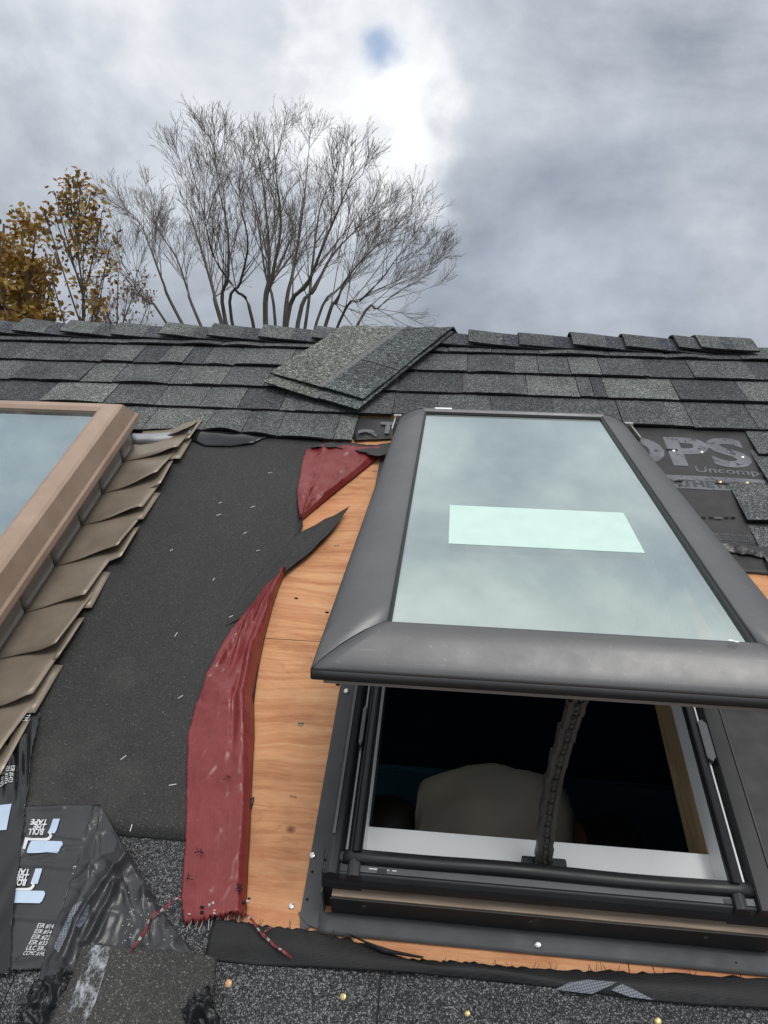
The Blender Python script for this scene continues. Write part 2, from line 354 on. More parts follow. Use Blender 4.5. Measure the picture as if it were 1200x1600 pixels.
c = t.mix(.7, c, t.ramp(t.noise(12, 5), [(.3, g3(.7)), (.7, g3(1.3))]), 'MULTIPLY'); t.bump(sp.outputs[1], .4, .0012); M['grit'] = t.set(c, .75)
t = NT('white_scuff'); n_ = t.noise(70, 6, .75, vec=t.map((1, .55, 1), rot=(0, 0, .3)))
t.l(t.ramp(n_, [(.47, g3(0)), (.60, g3(.85))]), t.p.inputs['Alpha']); M['scuff'] = t.set((.42, .44, .47), .8)
t = NT('pale_mesh_weave'); ck = t.n('ShaderNodeTexChecker'); ck.inputs['Scale'].default_value = 460; t.l(t.map((1, 1, 1), rot=(0, 0, .5)), ck.inputs['Vector'])
M['mesh'] = t.set(t.mix(ck.outputs['Fac'], (.07, .08, .10), (.20, .22, .26)), .6)
def m_print(name, lo, hi, worn):
    t = NT(name); n_ = t.noise(38, 6, .75)
    t.l(t.ramp(n_, [(worn-.05, g3(.08)), (worn+.05, g3(1))]), t.p.inputs['Alpha'])
    return t.set(t.ramp(t.noise(14, 3), [(.3, lo), (.7, hi)]), .6)
M['print_grey'] = m_print('worn_grey_print', (.085, .09, .102), (.165, .17, .19), .40)
M['print_white'] = m_print('white_print', (.62, .64, .67), (.78, .79, .8), .22)
t = NT('pale_blue_print'); M['print_blue'] = t.set(t.ramp(t.noise(9, 3), [(.3, (.36, .47, .62)), (.7, (.55, .66, .80))]), .35)
M['print_dark'] = NT('dark_print').set((.04, .04, .045), .6)
M['ribbon_w'] = NT('white_thread').set((.42, .40, .40), .6)
M['hole'] = NT('dark_hole').set((.004, .004, .004), .9)
M['dropping'] = NT('white_spatter').set((.8, .8, .78), .7)
M['navy'] = m_paint('navy_wall_paint', (.03, .045, .11), .8, .1)
M['teal'] = m_paint('dark_teal_paint', (.05, .19, .29), .8, .1)
M['floorwood'] = m_paint('dark_floor_boards', (.02, .017, .015), .6, .2)
t = NT('bark_grey'); M['bark'] = t.set(t.ramp(t.noise(3, 4), [(.3, (.07, .062, .055)), (.7, (.13, .115, .10))]), .9)
t = NT('twig_grey'); M['twig'] = t.set(t.ramp(t.noise(.6, 3), [(.3, (.15, .13, .118)), (.7, (.25, .22, .20))]), .9)
def m_leaf(name, stops):
    t = NT(name); gi = t.n('ShaderNodeNewGeometry'); c = t.ramp(gi.outputs['Random Per Island'], stops)
    tl = t.n('ShaderNodeBsdfTranslucent'); t.l(c, tl.inputs[0]); t.set(c, .6)
    mxs = t.n('ShaderNodeMixShader'); mxs.inputs[0].default_value = .35; t.l(t.p.outputs[0], mxs.inputs[1]); t.l(tl.outputs[0], mxs.inputs[2])
    t.l(mxs.outputs[0], t.t.nodes['Material Output'].inputs['Surface']); return t.m
M['leaf'] = m_leaf('autumn_leaves', [(0, (.17, .075, .02)), (.3, (.27, .135, .03)), (.6, (.37, .21, .04)), (.85, (.44, .29, .065)), (1, (.20, .20, .06))])
M['leaf2'] = m_leaf('russet_leaves', [(0, (.16, .07, .04)), (.5, (.28, .14, .09)), (1, (.34, .22, .15))])
t = NT('grass_ground'); M['ground'] = t.set(t.ramp(t.noise(.6, 6), [(.3, (.035, .05, .02)), (.7, (.09, .085, .045))]), .95)
M['siding'] = m_paint('grey_siding', (.38, .38, .37), .6, .08)
t = NT('shirt_cotton'); t.bump(t.noise(12, 3), .3, .01); M['shirt'] = t.set(t.ramp(t.noise(5, 3), [(.3, (.48, .43, .37)), (.7, (.56, .50, .43))]), .9)
M['skin'] = NT('skin').set((.42, .24, .17), .55)
M['trousers'] = m_paint('dark_trousers', (.012, .012, .014), .85, .2)
M['hair'] = NT('dark_hair').set((.010, .008, .007), .6)

# ------------------------------------------------------------------ ground + house shell
gv = [(-400, -400, 0), (400, -400, 0), (400, 900, 0), (-400, 900, 0)]
g = mesh('ground', gv, [(0, 1, 2, 3)], M['ground'], world=True); g['kind'] = 'structure'

# roof: front slope, ridge, back slope
RB0, RR, RT = 2.093, .03, 2*PITCH               # start of the ridge bend, radius, total turn
def fold(b, c):
    if b <= RB0: return b, c
    f = (b-RB0)/RR
    if f < RT: return RB0+(RR+c)*math.sin(f), -RR+(RR+c)*math.cos(f)
    d = b-RB0-RR*RT
    return RB0+(RR+c)*math.sin(RT)+d*math.cos(RT), -RR+(RR+c)*math.cos(RT)-d*math.sin(RT)
def fV(V): return [(v[0], *fold(v[1], v[2])) for v in V]
roof = ROOFREF
setp(roof, 'grey shingled house roof stripped to plywood around the open skylight', 'roof')
OA0, OA1, OBb, OBt = -.105, .378, .445, 1.44     # rough opening
EAVE, A0, A1, SPLIT = -2.4, -3.2, 2.6, .8685
T = .014
for (x0, x1, y0, y1) in [(A0, OA0-.001, SPLIT+.0008, 2.10), (A0, OA0-.001, .12, SPLIT-.0008), (OA1+.001, A1, SPLIT+.0008, 2.10), (OA1+.001, A1, .12, SPLIT-.0008),
                         (OA0, .2455, .12, OBb), (.2468, OA1, .12, OBb), (OA0, OA1, OBt, 2.10), (A0, -.4, EAVE, .1185), (-.399, A1, EAVE, .1185)]:
    V, F = box(x0, x1, y0, y1, -T, 0)
    mesh('plywood_sheet', V, F, M['ply'], roof)
# back slope deck and rafters/soffit
V, F = box(A0, A1, RB0+RR*RT, RB0+RR*RT+4.6, -T, .004); mesh('back_slope', fV(V), F, M['shingle'], roof, tone=.45)
# house walls under the roof
hw = thing('house_wall', 'grey sided house walls under the roof', 'house wall', (0, 0, 0), roof=False)
ey = W(0, EAVE+.35, 0); rz = W(0, 2.1, 0)
by = rz.y+(rz.y-ey.y)
prof = [(ey.y, 0), (by, 0), (by, ey.z-.05), (rz.y, rz.z-.06), (ey.y, ey.z-.05)]
for x0, x1 in ((A0+.3, A0+.42), (A1-.42, A1-.3)):
    V, F = extrude_profile(prof, 'a', x0, x1); mesh('gable_wall', V, F, M['siding'], hw)
V, F = box(A0+.42, A1-.42, ey.y, ey.y+.12, 0, ey.z-.05); mesh('eave_wall', V, F, M['siding'], hw)
V, F = box(A0+.42, A1-.42, by-.12, by, 0, ey.z-.05); mesh('eave_wall', V, F, M['siding'], hw)

# ---- shingle courses (each tab is a piece of its own)
CT = .014
BUTT = {k: v*(1-CT) for k, v in dict(A=2.026, B=1.905, C=1.781, D=1.660, E=1.534, F=1.405, G=1.275).items()}
YB = dict(A=(531, .0285), B=(559, .0315), C=(590, .034), D=(624, .040), E=(672, .0), F=(0, 0), G=(0, 0))
def tab(name, a0, a1, b0, b1, lift, tone, parent, mat, bow=0.0, skew=0.0, sag=0.0, edge=.0055, folded=False):
    # top surface tilts from the butt (high) to its head (under the next course)
    nu = 5; V = []; F = []
    ns = random.random()*50
    for layer in (0, 1):
        for j, b in enumerate((b0, (b0+b1)/2, b1)):
            for i in range(nu+1):
                s = i/nu; a = a0+(a1-a0)*s
                bb = b + (skew*s if j == 0 else 0) + (nse(a*14, ns, 1)*.0022 if j == 0 else 0)
                c = lift*(1-j/2)+.0045 + (bow*math.sin(PI*s)*(1-j/2)) - (sag*s if j == 0 else 0) + (nse(a*9, ns+3, 1)*.0016*(1-j/2))
                if layer == 1: c -= edge
                V.append((a, bb, c))
    n = 3*(nu+1)
    for j in range(2):
        for i in range(nu):
            k = j*(nu+1)+i; F.append((k, k+1, k+nu+2, k+nu+1)); F.append((n+k+nu+1, n+k+nu+2, n+k+1, n+k))
    mi = [0, 0]*(2*nu)
    for i in range(nu): F.append((i+n, i+1+n, i+1, i)); mi.append(1)
    for j in range(2):
        k = j*(nu+1); F.append((k, k+nu+1, n+k+nu+1, n+k)); mi.append(1)
        k += nu; F.append((n+k, n+k+nu+1, k+nu+1, k)); mi.append(1)
    if folded: V = fV(V)
    return mesh(name, V, F, [mat, M['shingle_edge']], parent, midx=mi, tone=tone)
def pxa(x, y): return R(x, y, CT)[0]
CRS = {
 'A': ([(-30, .5), (50, .55), (107, .62), (200, .55), (280, .38), (345, .6), (410, .65), (490, .5), (560, .5), (630, .45), (700, .55), (768, .36), (843, .52), (953, .5), (1040, .45), (1115, .4), (1160, .45), (1225, 0)], lambda x: 531+x*.0285),
 'B': ([(-30, .35), (18, .6), (48, .42), (94, .34), (158, .62), (207, .2), (248, .72), (285, .22), (315, .5), (365, .66), (450, .5), (560, .5), (650, .55), (730, .32), (805, .68), (843, .45), (893, .72), (942, .42), (1015, .25), (1087, .5), (1185, .2), (1228, 0)], lambda x: 559+x*.0315),
 'C': ([(-30, .62), (15, .32), (62, .42), (125, .72), (175, .5), (262, .62), (300, .85), (345, .52), (412, .45), (520, .5), (620, .22), (722, .5), (825, .85), (907, .5), (930, .18), (950, .9), (1063, .2), (1170, .72), (1232, 0)], lambda x: 590+x*.034),
 'D': ([(-30, .18), (62, 1.0), (160, .46), (240, .68), (310, .62), (370, .22), (435, .62), (460, .45), (488, .6), (556, .5), (612, .28), (682, .45), (768, .25), (868, .42), (975, .38), (1055, .6), (1087, .36), (1190, .5), (1240, 0)], lambda x: 624+x*.044)}
order = list('ABCD')
for k in order:
    lst, yf = CRS[k]; b0 = BUTT[k]; b1 = b0+.165 if k != 'A' else RB0+.02
    edges = [(pxa(x, yf(x)), tn) for x, tn in lst]
    lo, hi = edges[0][0], edges[-1][0]
    ext = []; a = lo
    while a > A0:
        w = random.uniform(.07, .22); ext.append((a-w, a, random.uniform(.15, .8))); a -= w
    a = hi
    segs = [(edges[i][0], edges[i+1][0], edges[i][1]) for i in range(len(edges)-1)]
    while a < A1:
        w = random.uniform(.07, .22); ext.append((a, a+w, random.uniform(.15, .8))); a += w
    for x0, x1, tn in segs+ext:
        thick = random.choice((0, 0, .0015, .003))
        bow = random.choice((0, 0, 0, .001, .002, .005)) if x1-x0 > .09 else .001
        tab('shingle', x0+.0008, x1-.0008, b0+random.uniform(-.0022, .0022)-(.003 if k == 'D' and x0 > -.5 else 0)-(.010 if k == 'D' and x0 > .1 else 0), b1, .010+thick, tn, roof, M['shingle'], bow, folded=(k == 'A'))
# course E left of the open skylight (its free end sags) and the ends right of it
def tab_list(xs, b0s, b1, lift, tones, bows):
    for i in range(len(xs)-1):
        tab('shingle', xs[i]+.0008, xs[i+1]-.0008, b0s[i], b1, lift, tones[i], roof, M['shingle'], bows[i], skew=b0s[i+1]-b0s[i])
tab_list([-.98, -.88, -.775, -.62, -.52, -.43, -.285, -.2385], [1.517, 1.517, 1.512, 1.522, 1.517, 1.507, 1.500, 1.498], BUTT['E']+.165, .014, [.5, .6, .8, .62, .45, .55, .8], [0, 0, .004, .010, .006, .004, .002])
for i in range(12): tab('shingle', -1.14-.16*i+.0008, -.98-.16*i-.0008, 1.512, BUTT['E']+.165, .012, random.uniform(.2, .8), roof, M['shingle'])
for k, st, tns in (('E', R(1166, 676, .01)[0], (.62, .5, .7, .4)), ('F', R(1140, 757, .01)[0]+.085, (.5, .7, .4, .6)), ('G', R(1140, 757, .01)[0], (.55, .6, .5, .4))):
    a = st
    for i in range(14):
        w = (.13, .19, .1, .16)[i % 4]; tab('shingle', a+.0008, a+w-.0008, BUTT[k]+(.012 if k == 'F' else 0), BUTT[k]+.16, .011, tns[i % 4], roof, M['shingle'], .002); a += w
for r_, b0 in enumerate([1.098-.1225*i for i in range(30)]):                # lower courses right of the stripped area
    a = .628 if b0 > .36 else .52
    if b0 < -.3: break
    for i in range(9):
        w = random.uniform(.12, .24)
        if b0 < .34: break
        tab('shingle', a+.0008, a+w-.0008, b0, b0+.16, .011, random.uniform(.25, .8), roof, M['shingle'], .001); a += w

# ridge caps
def cap(a0, a1, lift0, lift1, tone, skewb=0.0, bot=.075):
    V = []; F = []; mi = []; nb = 11; na = 5; L = a1-a0; ns = random.random()*40
    blo = RB0-.068+bot*0; bhi = RB0+RR*RT+.068
    def cc(s): return lift0+(lift1-lift0)*s
    for layer in (0, 1):
        for j in range(nb+1):
            tb = j/nb; b = blo+(bhi-blo)*tb
            for i in range(na+1):
                s = i/na
                c = cc(s)+nse(s*3, tb*2+ns, 1.3)*.002
                if layer: c -= .0055
                bb = b+(nse(s*4, ns, 1.0)*.003 if j in (0, nb) else 0)+skewb*s*(1 if j == 0 else 0)
                # cap is stiffer than the ridge: wider bend
                V.append((a0+L*s, *fold(bb, c)))
    n = (nb+1)*(na+1)
    for j in range(nb):
        for i in range(na):
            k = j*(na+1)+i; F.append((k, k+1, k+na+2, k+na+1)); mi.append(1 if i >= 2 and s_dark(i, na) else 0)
            F.append((n+k+na+1, n+k+na+2, n+k+1, n+k)); mi.append(2)
    for i in range(na):
        F.append((i+n, i+1+n, i+1, i)); mi.append(2); k = nb*(na+1)+i; F.append((k, k+1, k+1+n, k+n)); mi.append(2)
    for j in range(nb):
        k = j*(na+1); F.append((k, k+na+1, n+k+na+1, n+k)); mi.append(2); k += na; F.append((n+k, n+k+na+1, k+na+1, k)); mi.append(2)
    return mesh('ridge_cap', V, F, [M['shingle'], M['shingle_dark'], M['shingle_edge']], roof, midx=mi, tone=tone)
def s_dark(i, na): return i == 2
CH = .03
def capa(x, y): return R(x, y, CH)[0]
# exposed length .16; the cap's darker band shows just before its neighbour overlaps it
cl = [capa(x, 514+x*.027) for x in (22, 97, 175, 250, 325, 405, 488)]
while cl[0] > A0+.2: cl.insert(0, cl[0]-.158)
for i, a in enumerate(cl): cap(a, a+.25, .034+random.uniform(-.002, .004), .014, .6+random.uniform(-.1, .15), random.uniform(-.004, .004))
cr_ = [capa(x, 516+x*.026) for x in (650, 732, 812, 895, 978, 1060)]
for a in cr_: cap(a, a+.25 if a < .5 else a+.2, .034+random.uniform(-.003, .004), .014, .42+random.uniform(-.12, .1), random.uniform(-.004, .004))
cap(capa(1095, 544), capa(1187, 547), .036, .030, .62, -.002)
a = capa(1187, 547)+.18
# plain ridge strip past the last cap
tab('shingle', capa(1187, 547)-.03, A1, RB0-.03, RB0+RR*RT+.10, .004, .4, roof, M['shingle'], folded=True)

# two loose laminated shingles draped over the ridge
def loose(label, o0, h0, dl, seed):
    e1 = np.array([.8992, -.4376]); e2 = np.array([.4376, .8992]); o0 = np.array(o0); WD, LN = .305, .84
    th_ = thing('loose_shingle', label, 'shingle', (o0[0], o0[1], 0))
    def pt(x, y, dz=0):
        p = o0+e1*x+e2*y
        c = h0+.004*math.sin(y*9+seed)+nse(x*6, y*5, 1, seed)*.004+.010*(x/WD)*max(0, 1-abs(y-.32)/.35)+dz
        return (p[0], *fold(p[1], c))
    def slab(name, x0, x1, y0, y1, dz, mat, tone):
        nx, ny = max(2, int((x1-x0)/.03)), max(3, int((y1-y0)/.03)); V = []; F = []; mi = []
        for lay in (0, 1):
            for j in range(ny+1):
                for i in range(nx+1): V.append(pt(x0+(x1-x0)*i/nx, y0+(y1-y0)*j/ny, dz-lay*.004))
        n = (nx+1)*(ny+1)
        for j in range(ny):
            for i in range(nx):
                k = j*(nx+1)+i; F += [(k, k+1, k+nx+2, k+nx+1), (n+k+nx+1, n+k+nx+2, n+k+1, n+k)]; mi += [0, 1]
        for i in range(nx): F += [(n+i, n+i+1, i+1, i), (ny*(nx+1)+i, ny*(nx+1)+i+1, n+ny*(nx+1)+i+1, n+ny*(nx+1)+i)]; mi += [1, 1]
        for j in range(ny):
            k = j*(nx+1); F += [(k, k+nx+1, n+k+nx+1, n+k), (n+k+nx, n+k+nx+nx+1, k+nx+nx+1, k+nx)]; mi += [1, 1]
        mesh(name, V, F, [mat, M['shingle_edge']], th_, midx=mi, tone=tone)
    slab('headlap', 0, .158, 0, LN, 0, M['loose'], .62)
    slab('sealant_band', .1582, .178, 0, LN, -.0006, M['sealant'], .5)
    y = 0
    for k, (w, tn, dz) in enumerate(dl):
        slab('tab', .1782, WD, y+.0008, y+w-.0008, dz, M['loose_tab'], tn); y += w
# the lower one sticks out past the upper one at its foot and right edge
loose('loose laminated shingle draped over the ridge, lower of the pair', (-.512, 1.748), .030, [(.10, .55, .001), (.16, .35, 0), (.14, .55, .001), (.2, .4, 0), (.24, .5, .001)], 1.0)
loose('loose laminated shingle draped over the ridge, upper of the pair', (-.502, 1.786), .040, [(.055, .6, .001), (.13, .34, 0), (.16, .42, .001), (.2, .38, 0), (.29, .5, .001)], 2.0)

# lower starter shingles in the foreground
sj = R(592, 1560)[0]
for x0, x1, b0, b1, cc in [(-.99, -.5, -.25, .56, .0), (-.498, sj-.0012, -.25, .56, .0005), (sj+.0012, .48, -.25, .352, .0), (.482, .95, -.25, .37, .0005)]:
    if x0 < -.3 and x1 > -.3:   # cut back where the plywood shows
        out = [(x0, b0), (x1, b0), (x1, .350), (-.262, .350), (-.262, .56), (x0, .56)]
    else: out = [(x0, b0), (x1, b0), (x1, b1), (x0, b1)]
    V, F = prism(out, .0008, .0056+cc); mesh('starter_shingle', V, F, M['starter'], roof)
V, F = box(-3.1, 2.5, -.95, .345, .0002, .0006); mesh('starter_backing', V, F, M['felt'], roof)
for i in range(8):
    V, F = box(-3.1+.7*i+.001, -2.4+.7*i-.001, -.9, -.252, .0008, .006); mesh('starter_shingle', V, F, M['starter'], roof)

def nailhead(parent, a, b, c, r, mat, name='nail', tilt=(0, 0)):
    V, F = [], []; n = 10
    prof = [(r, 0), (r, r*.12), (r*.8, r*.3), (r*.35, r*.42)]
    for pr, pc in prof:
        for i in range(n):
            x, y = pr*math.cos(2*PI*i/n), pr*math.sin(2*PI*i/n); V.append((a+x, b+y, c+pc+tilt[0]*x+tilt[1]*y))
    for j in range(3):
        for i in range(n): F.append((j*n+i, j*n+(i+1) % n, (j+1)*n+(i+1) % n, (j+1)*n+i))
    F.append(tuple(range(3*n, 4*n)))
    return mesh(name, V, F, mat, parent, smooth=False)
for x, y, r, m in ((357, 1537, .0045, 'copper'), (536, 1558, .0042, 'brass'), (1028, 1596, .0042, 'brass'), (730, 1584, .0035, 'brass')):
    nailhead(roof, *R(x, y, .006), .0062, r, M[m], 'roofing_nail', (.1, .15))
nailhead(roof, *R(455, 1416), .0004, .0042, M['steel'], 'roofing_nail')
for x, y in ((470, 1131), (528, 1070), (463, 935), (511, 957)):
    a, b = R(x, y)
    nailhead(roof, a, b, -.0006, .0052 if y == 1131 else .003, M['tan'] if y == 1131 else M['hole'], 'screw')
    V, F = box(a-.004, a+.004, b-.0006, b+.0006, .0012, .0018); mesh('screw_slot', V, F, M['hole'], roof)
def staple(parent, a, b, c, ang, L=.009, mat=None):
    x, y = math.cos(ang), math.sin(ang); s1 = cyl((a-x*L/2, b-y*L/2, c), (a+x*L/2, b+y*L/2, c), .0006, n=5)
    s2 = cyl((a-x*L/2, b-y*L/2, c), (a-x*L/2, b-y*L/2, c-.004), .0006, n=5); s3 = cyl((a+x*L/2, b+y*L/2, c), (a+x*L/2, b+y*L/2, c-.004), .0006, n=5)
    V, F = join(s1, s2, s3); return mesh('staple', V, F, mat or M['ribbon_st'], parent)
M['ribbon_st'] = m_paint('bright_staple', (.85, .84, .80), .45, .05, 0)
for x, y, g_ in ((526, 853, .2), (458, 1245, -.1), (583, 718, .1), (585, 737, .2)): staple(roof, *R(x, y), .002, g_, .009, M['tan'])

# ------------------------------------------------------------------ black underlayment sheet with its folded red flaps
us = thing('underlayment_sheet', 'torn black underlayment sheet with red underside folded back along the bare plywood', 'underlayment', (-.6, 1.0, 0))
def hfelt(a, b, s=0, t=0): return .0085+nse(a, b, 2.2, 3.1)*.003+nse(a, b, 7, 9.1)*.0011
# main sheet: left edge tucked under the old skylight flashing, right edge follows the cut
Lp = [(-1.6, 1.60), (-1.6, 1.45), (-1.6, 1.25), (-1.6, 1.15), (-1.6, 1.0), (-1.6, .8), (-1.6, .65), (-1.6, .483)]
Rp = [(-.30, 1.60), R(505, 690), R(472, 800), R(474, 826), R(446, 890), R(412, 985), R(398, 1100), (-.292, .486)]
V, F = loft(Lp, Rp, 60, 56, hfelt); mesh('sheet', V, F, M['felt'], us, True, solid=.0018)
# tongue of the black sheet left sticking over the plywood
def htong(a, b, s, t): return hfelt(a, b)+.0006*(1-s)+.010*s*s*(1-.35*t)+.006*math.exp(-((s-.5)/.12)**2)*(1-t)*.6+nse(a, b, 22, 4)*.003*s
TL = Rs([(468, 832), (450, 850), (425, 872), (395, 905), (368, 945), (352, 978)], .009); TR = Rs([(546, 795), (522, 828), (484, 866), (445, 896), (408, 927), (378, 965)], .012)
V, F = loft(TL, TR, 18, 26, htong, frayR=.0006); mesh('cut_tongue', V, F, M['felt'], us, True, solid=.0012)
# long red flap
def hflap(a, b, s, t):
    edge = max(0, (s-.86)/.14)
    c = .0125+.010*s*(1-t*.25)+.003*math.sin(PI*s)
    c += .008*math.exp(-((t-.30)/.05)**2)*math.sin(s*9+1)+.007*math.exp(-((t-.36-.10*s)/.03)**2)
    c += nse(a, b, 9, 2.2)*.004*(1-.5*t)+abs(nse(a, b, 17, 7.7))*.007*(1-.72*t)+.0035*max(0, 1-abs(nse(a, b, 21, 1.7))*7)*(1-t)+.0025*max(0, 1-abs(nse(a, b, 38, 5.7))*6)*(1-.7*t)+.006*max(0, 1-abs(s-.30-.5*(t-.2))/.05)*math.exp(-((t-.2)/.14)**2)+.004*max(0, 1-abs(s-.55)/.10)*math.exp(-((t-.13)/.1)**2)
    c += .012*math.exp(-((s-.82)/.08)**2)*math.exp(-((t-.40)/.13)**2)
    c -= .006*math.exp(-((s-.68)/.05)**2)*math.exp(-((t-.42)/.14)**2)
    return c*(1-edge**2)+.004*edge**2
FL = Rs([(443, 892), (412, 918), (378, 962), (352, 1000), (328, 1050), (306, 1105), (294, 1145), (292, 1200), (291, 1250), (290, 1300), (287, 1350), (283, 1400), (287, 1440)], .014)
FR = Rs([(447, 893), (437, 915), (427, 945), (414, 995), (404, 1045), (397, 1090), (398, 1150), (395, 1200), (393, 1250), (391, 1300), (388, 1350), (386, 1395), (385, 1431)], .006)
V, F = loft(FL, FR, 40, 170, hflap, frayL=.0006)
nrow = 41
for i in range(nrow):                                           # frayed lower hem
    k = len(V)-nrow+i; a, b, c = V[k]; V[k] = (a, b+random.uniform(-.006, .003), c*.7+random.uniform(0, .003))
flap = mesh('red_flap', V, F, M['red'], us, True, solid=.0012); flap['label'] = 'long dark red underside of the sheet folded back'
for i in range(26):                                             # loose threads at the hem
    s = random.random(); a0 = FL[-1][0]*(1-s)+FR[-1][0]*s; b0 = FL[-1][1]*(1-s)+FR[-1][1]*s
    V, F = cyl((a0, b0+.004, .012), (a0+random.uniform(-.006, .004), b0-random.uniform(.004, .014), .009), .0006, .0004, 4)
    mesh('thread', V, F, random.choice((M['red'], M['red'], M['ribbon_w'])), us)
for i in range(16):                                             # torn weave: grey and black bits in the hem
    s = random.random(); a0 = FL[-1][0]*(1-s)+FR[-1][0]*s; b0 = FL[-1][1]*(1-s)+FR[-1][1]*s+random.uniform(.002, .016)
    w = random.uniform(.002, .005); V, F = box(a0, a0+w, b0, b0+random.uniform(.0015, .0035), .017, .0195); mesh('torn_weave', V, F, random.choice((M['hole'], M['ribbon_w'], M['print_grey'])), us)
for x, y, n_ in ((355, 1219, 5), (312, 1335, 7), (374, 1390, 9), (296, 1375, 4)):
    a, b = R(x, y, .02)
    for i in range(n_):
        g_ = random.uniform(0, PI); l_ = random.uniform(.002, .006); dx, dy = random.uniform(-.004, .004), random.uniform(-.004, .004)
        V, F = cyl((a+dx-l_*math.cos(g_), b+dy-l_*math.sin(g_), .0262), (a+dx+l_*math.cos(g_), b+dy+l_*math.sin(g_), .0262), .00045, n=4); mesh('puncture', V, F, M['hole'], us)
# upper red flap (triangle)
def hup(a, b, s, t):
    edge = max(0, (s-.9)/.1)
    c = .013+.006*math.sin(PI*min(1, s))*(1-.3*t)+abs(nse(a, b, 12, 5.5))*.007+.004*max(0, 1-abs(nse(a, b, 19, 3.7))*6)+.006*max(0, 1-abs(s-.22-.3*t)/.07)+.006*math.exp(-((t-.62)/.12)**2)*math.exp(-((s-.2)/.15)**2)
    return c*(1-edge)+.005*edge
UL = Rs([(478, 699), (472, 720), (468, 745), (464, 768), (466, 790), (469, 810)], .018); UR = Rs([(606, 704), (585, 720), (550, 748), (515, 776), (490, 797), (472, 812)], .006)
V, F = loft(UL, UR, 40, 44, hup); uf = mesh('red_flap', V, F, M['red'], us, True, solid=.0012); uf['label'] = 'short red triangular flap under the shingle end'
# its torn black hem under the shingle edge
HL = Rs([(478, 700), (500, 698), (530, 699), (560, 705), (590, 712), (607, 708)], .024); HR = Rs([(500, 692), (520, 690), (540, 690), (565, 693), (590, 694), (612, 690)], .014)
V, F = loft(HR, HL, 5, 24, lambda a, b, s, t: .013+.012*s+nse(a, b, 30, 2)*.003, jit=.0012); mesh('torn_hem', V, F, M['sheet'], us, True, solid=.0012)
for x, y, g_ in ((422, 739, .1), (344, 786, .6), (342, 805, .6), (395, 792, .6), (383, 833, .9), (403, 860, .5), (334, 905, 1.3), (268, 860, .9), (361, 963, .7), (275, 991, 1.4), (282, 1089, .8), (193, 1184, .9), (205, 1294, 1.65), (270, 1227, .3)):
    a, b = R(x, y, .009); staple(us, a, b, hfelt(a, b)+.0008, g_, random.uniform(.006, .010))
def ribbon(name, pts, w, c, parent, mat):
    P = resample(pts, 22); V = []; F = []
    for i, (a, b) in enumerate(P):
        d = P[min(i+1, 21)]-P[max(i-1, 0)]; d /= np.linalg.norm(d); tw = math.sin(i*.7)*.8
        for s in (-1, 1): V.append((a-d[1]*w*s*math.cos(tw), b+d[0]*w*s*math.cos(tw), c+.004*abs(math.sin(i*.45))+w*s*math.sin(tw)+.002))
    F = [(2*i, 2*i+1, 2*i+3, 2*i+2) for i in range(21)]; mi = [1 if i % 5 in (1,) else 0 for i in range(21)]
    return mesh(name, V, F, [mat, M['ribbon_w']], parent, midx=mi, solid=.0006)
ribbon('torn_ribbon', Rs([(283, 1402), (265, 1418), (245, 1430), (235, 1440), (228, 1458), (218, 1475), (203, 1492)], .02), .0016, .022, us, M['red'])
ribbon('torn_ribbon', Rs([(386, 1432), (400, 1448), (412, 1465), (432, 1482), (456, 1499)], .012), .0016, .014, us, M['red'])
ribbon('torn_ribbon', Rs([(424, 1452), (416, 1458), (413, 1468)], .012), .0014, .014, us, M['red'])

# ------------------------------------------------------------------ black woven strip below the skylight
ws = thing('fabric_strip', 'frayed black woven fabric strip along the lower shingles below the skylight', 'fabric strip', (.05, .36, 0))
def hw_(a, b, s, t): return .0095+nse(a, b, 5, 1.2)*.003+nse(a*1, b*3, 12, 4.4)*.0035+.004*math.sin(PI*s)
SL = Rs([(318, 1500), (400, 1508), (480, 1512), (600, 1520), (720, 1528), (850, 1541), (940, 1553), (1000, 1563), (1100, 1572), (1230, 1580)], .008)
SU = Rs([(335, 1432), (395, 1443), (470, 1449), (560, 1470), (640, 1499), (720, 1502), (800, 1509), (900, 1512), (1010, 1517), (1260, 1532)], .012)
V, F = loft(SL, SU, 14, 120, hw_, frayR=.0012); V = [(a, b+random.gauss(0, .0012) if (i % 15 == 14) else b, c) for i, (a, b, c) in enumerate(V)]
fs = mesh('fabric', V, F, M['woven'], ws, True, solid=.001)
for i in range(40):
    x = random.uniform(340, 1110); y = np.interp(x, [335, 395, 470, 560, 640, 720, 800, 900, 1010, 1260], [1432, 1443, 1449, 1470, 1499, 1502, 1509, 1512, 1517, 1532]); a, b = R(x, y, .012)
    V, F = cyl((a, b-.003, .013), (a+random.uniform(-.004, .004), b+random.uniform(.002, .007), .013), .0005, .0003, 4); mesh('thread', V, F, M['woven'], ws)
for poly in ([(868, 1545), (890, 1533), (920, 1529), (965, 1534), (945, 1544), (925, 1552), (905, 1550)], [(955, 1546), (972, 1537), (990, 1545), (1022, 1562), (985, 1557)]):
    pts = Rs(poly, .016); n = len(pts); V = [(a, b, hw_(a, b, .4, 0)+.0025) for a, b in pts]; mesh('pale_weave_patch', V, [tuple(range(n))], M['mesh'], ws)  # reflective sheen of the net, put into the colour of these patches
V, F = loft(Rs([(540, 1462), (600, 1493), (660, 1502)], .01), Rs([(556, 1470), (612, 1488), (664, 1499)], .01), 4, 10, lambda a, b, s, t: .018+.003*math.sin(PI*s)); mesh('fold', V, F, M['woven'], ws, True)

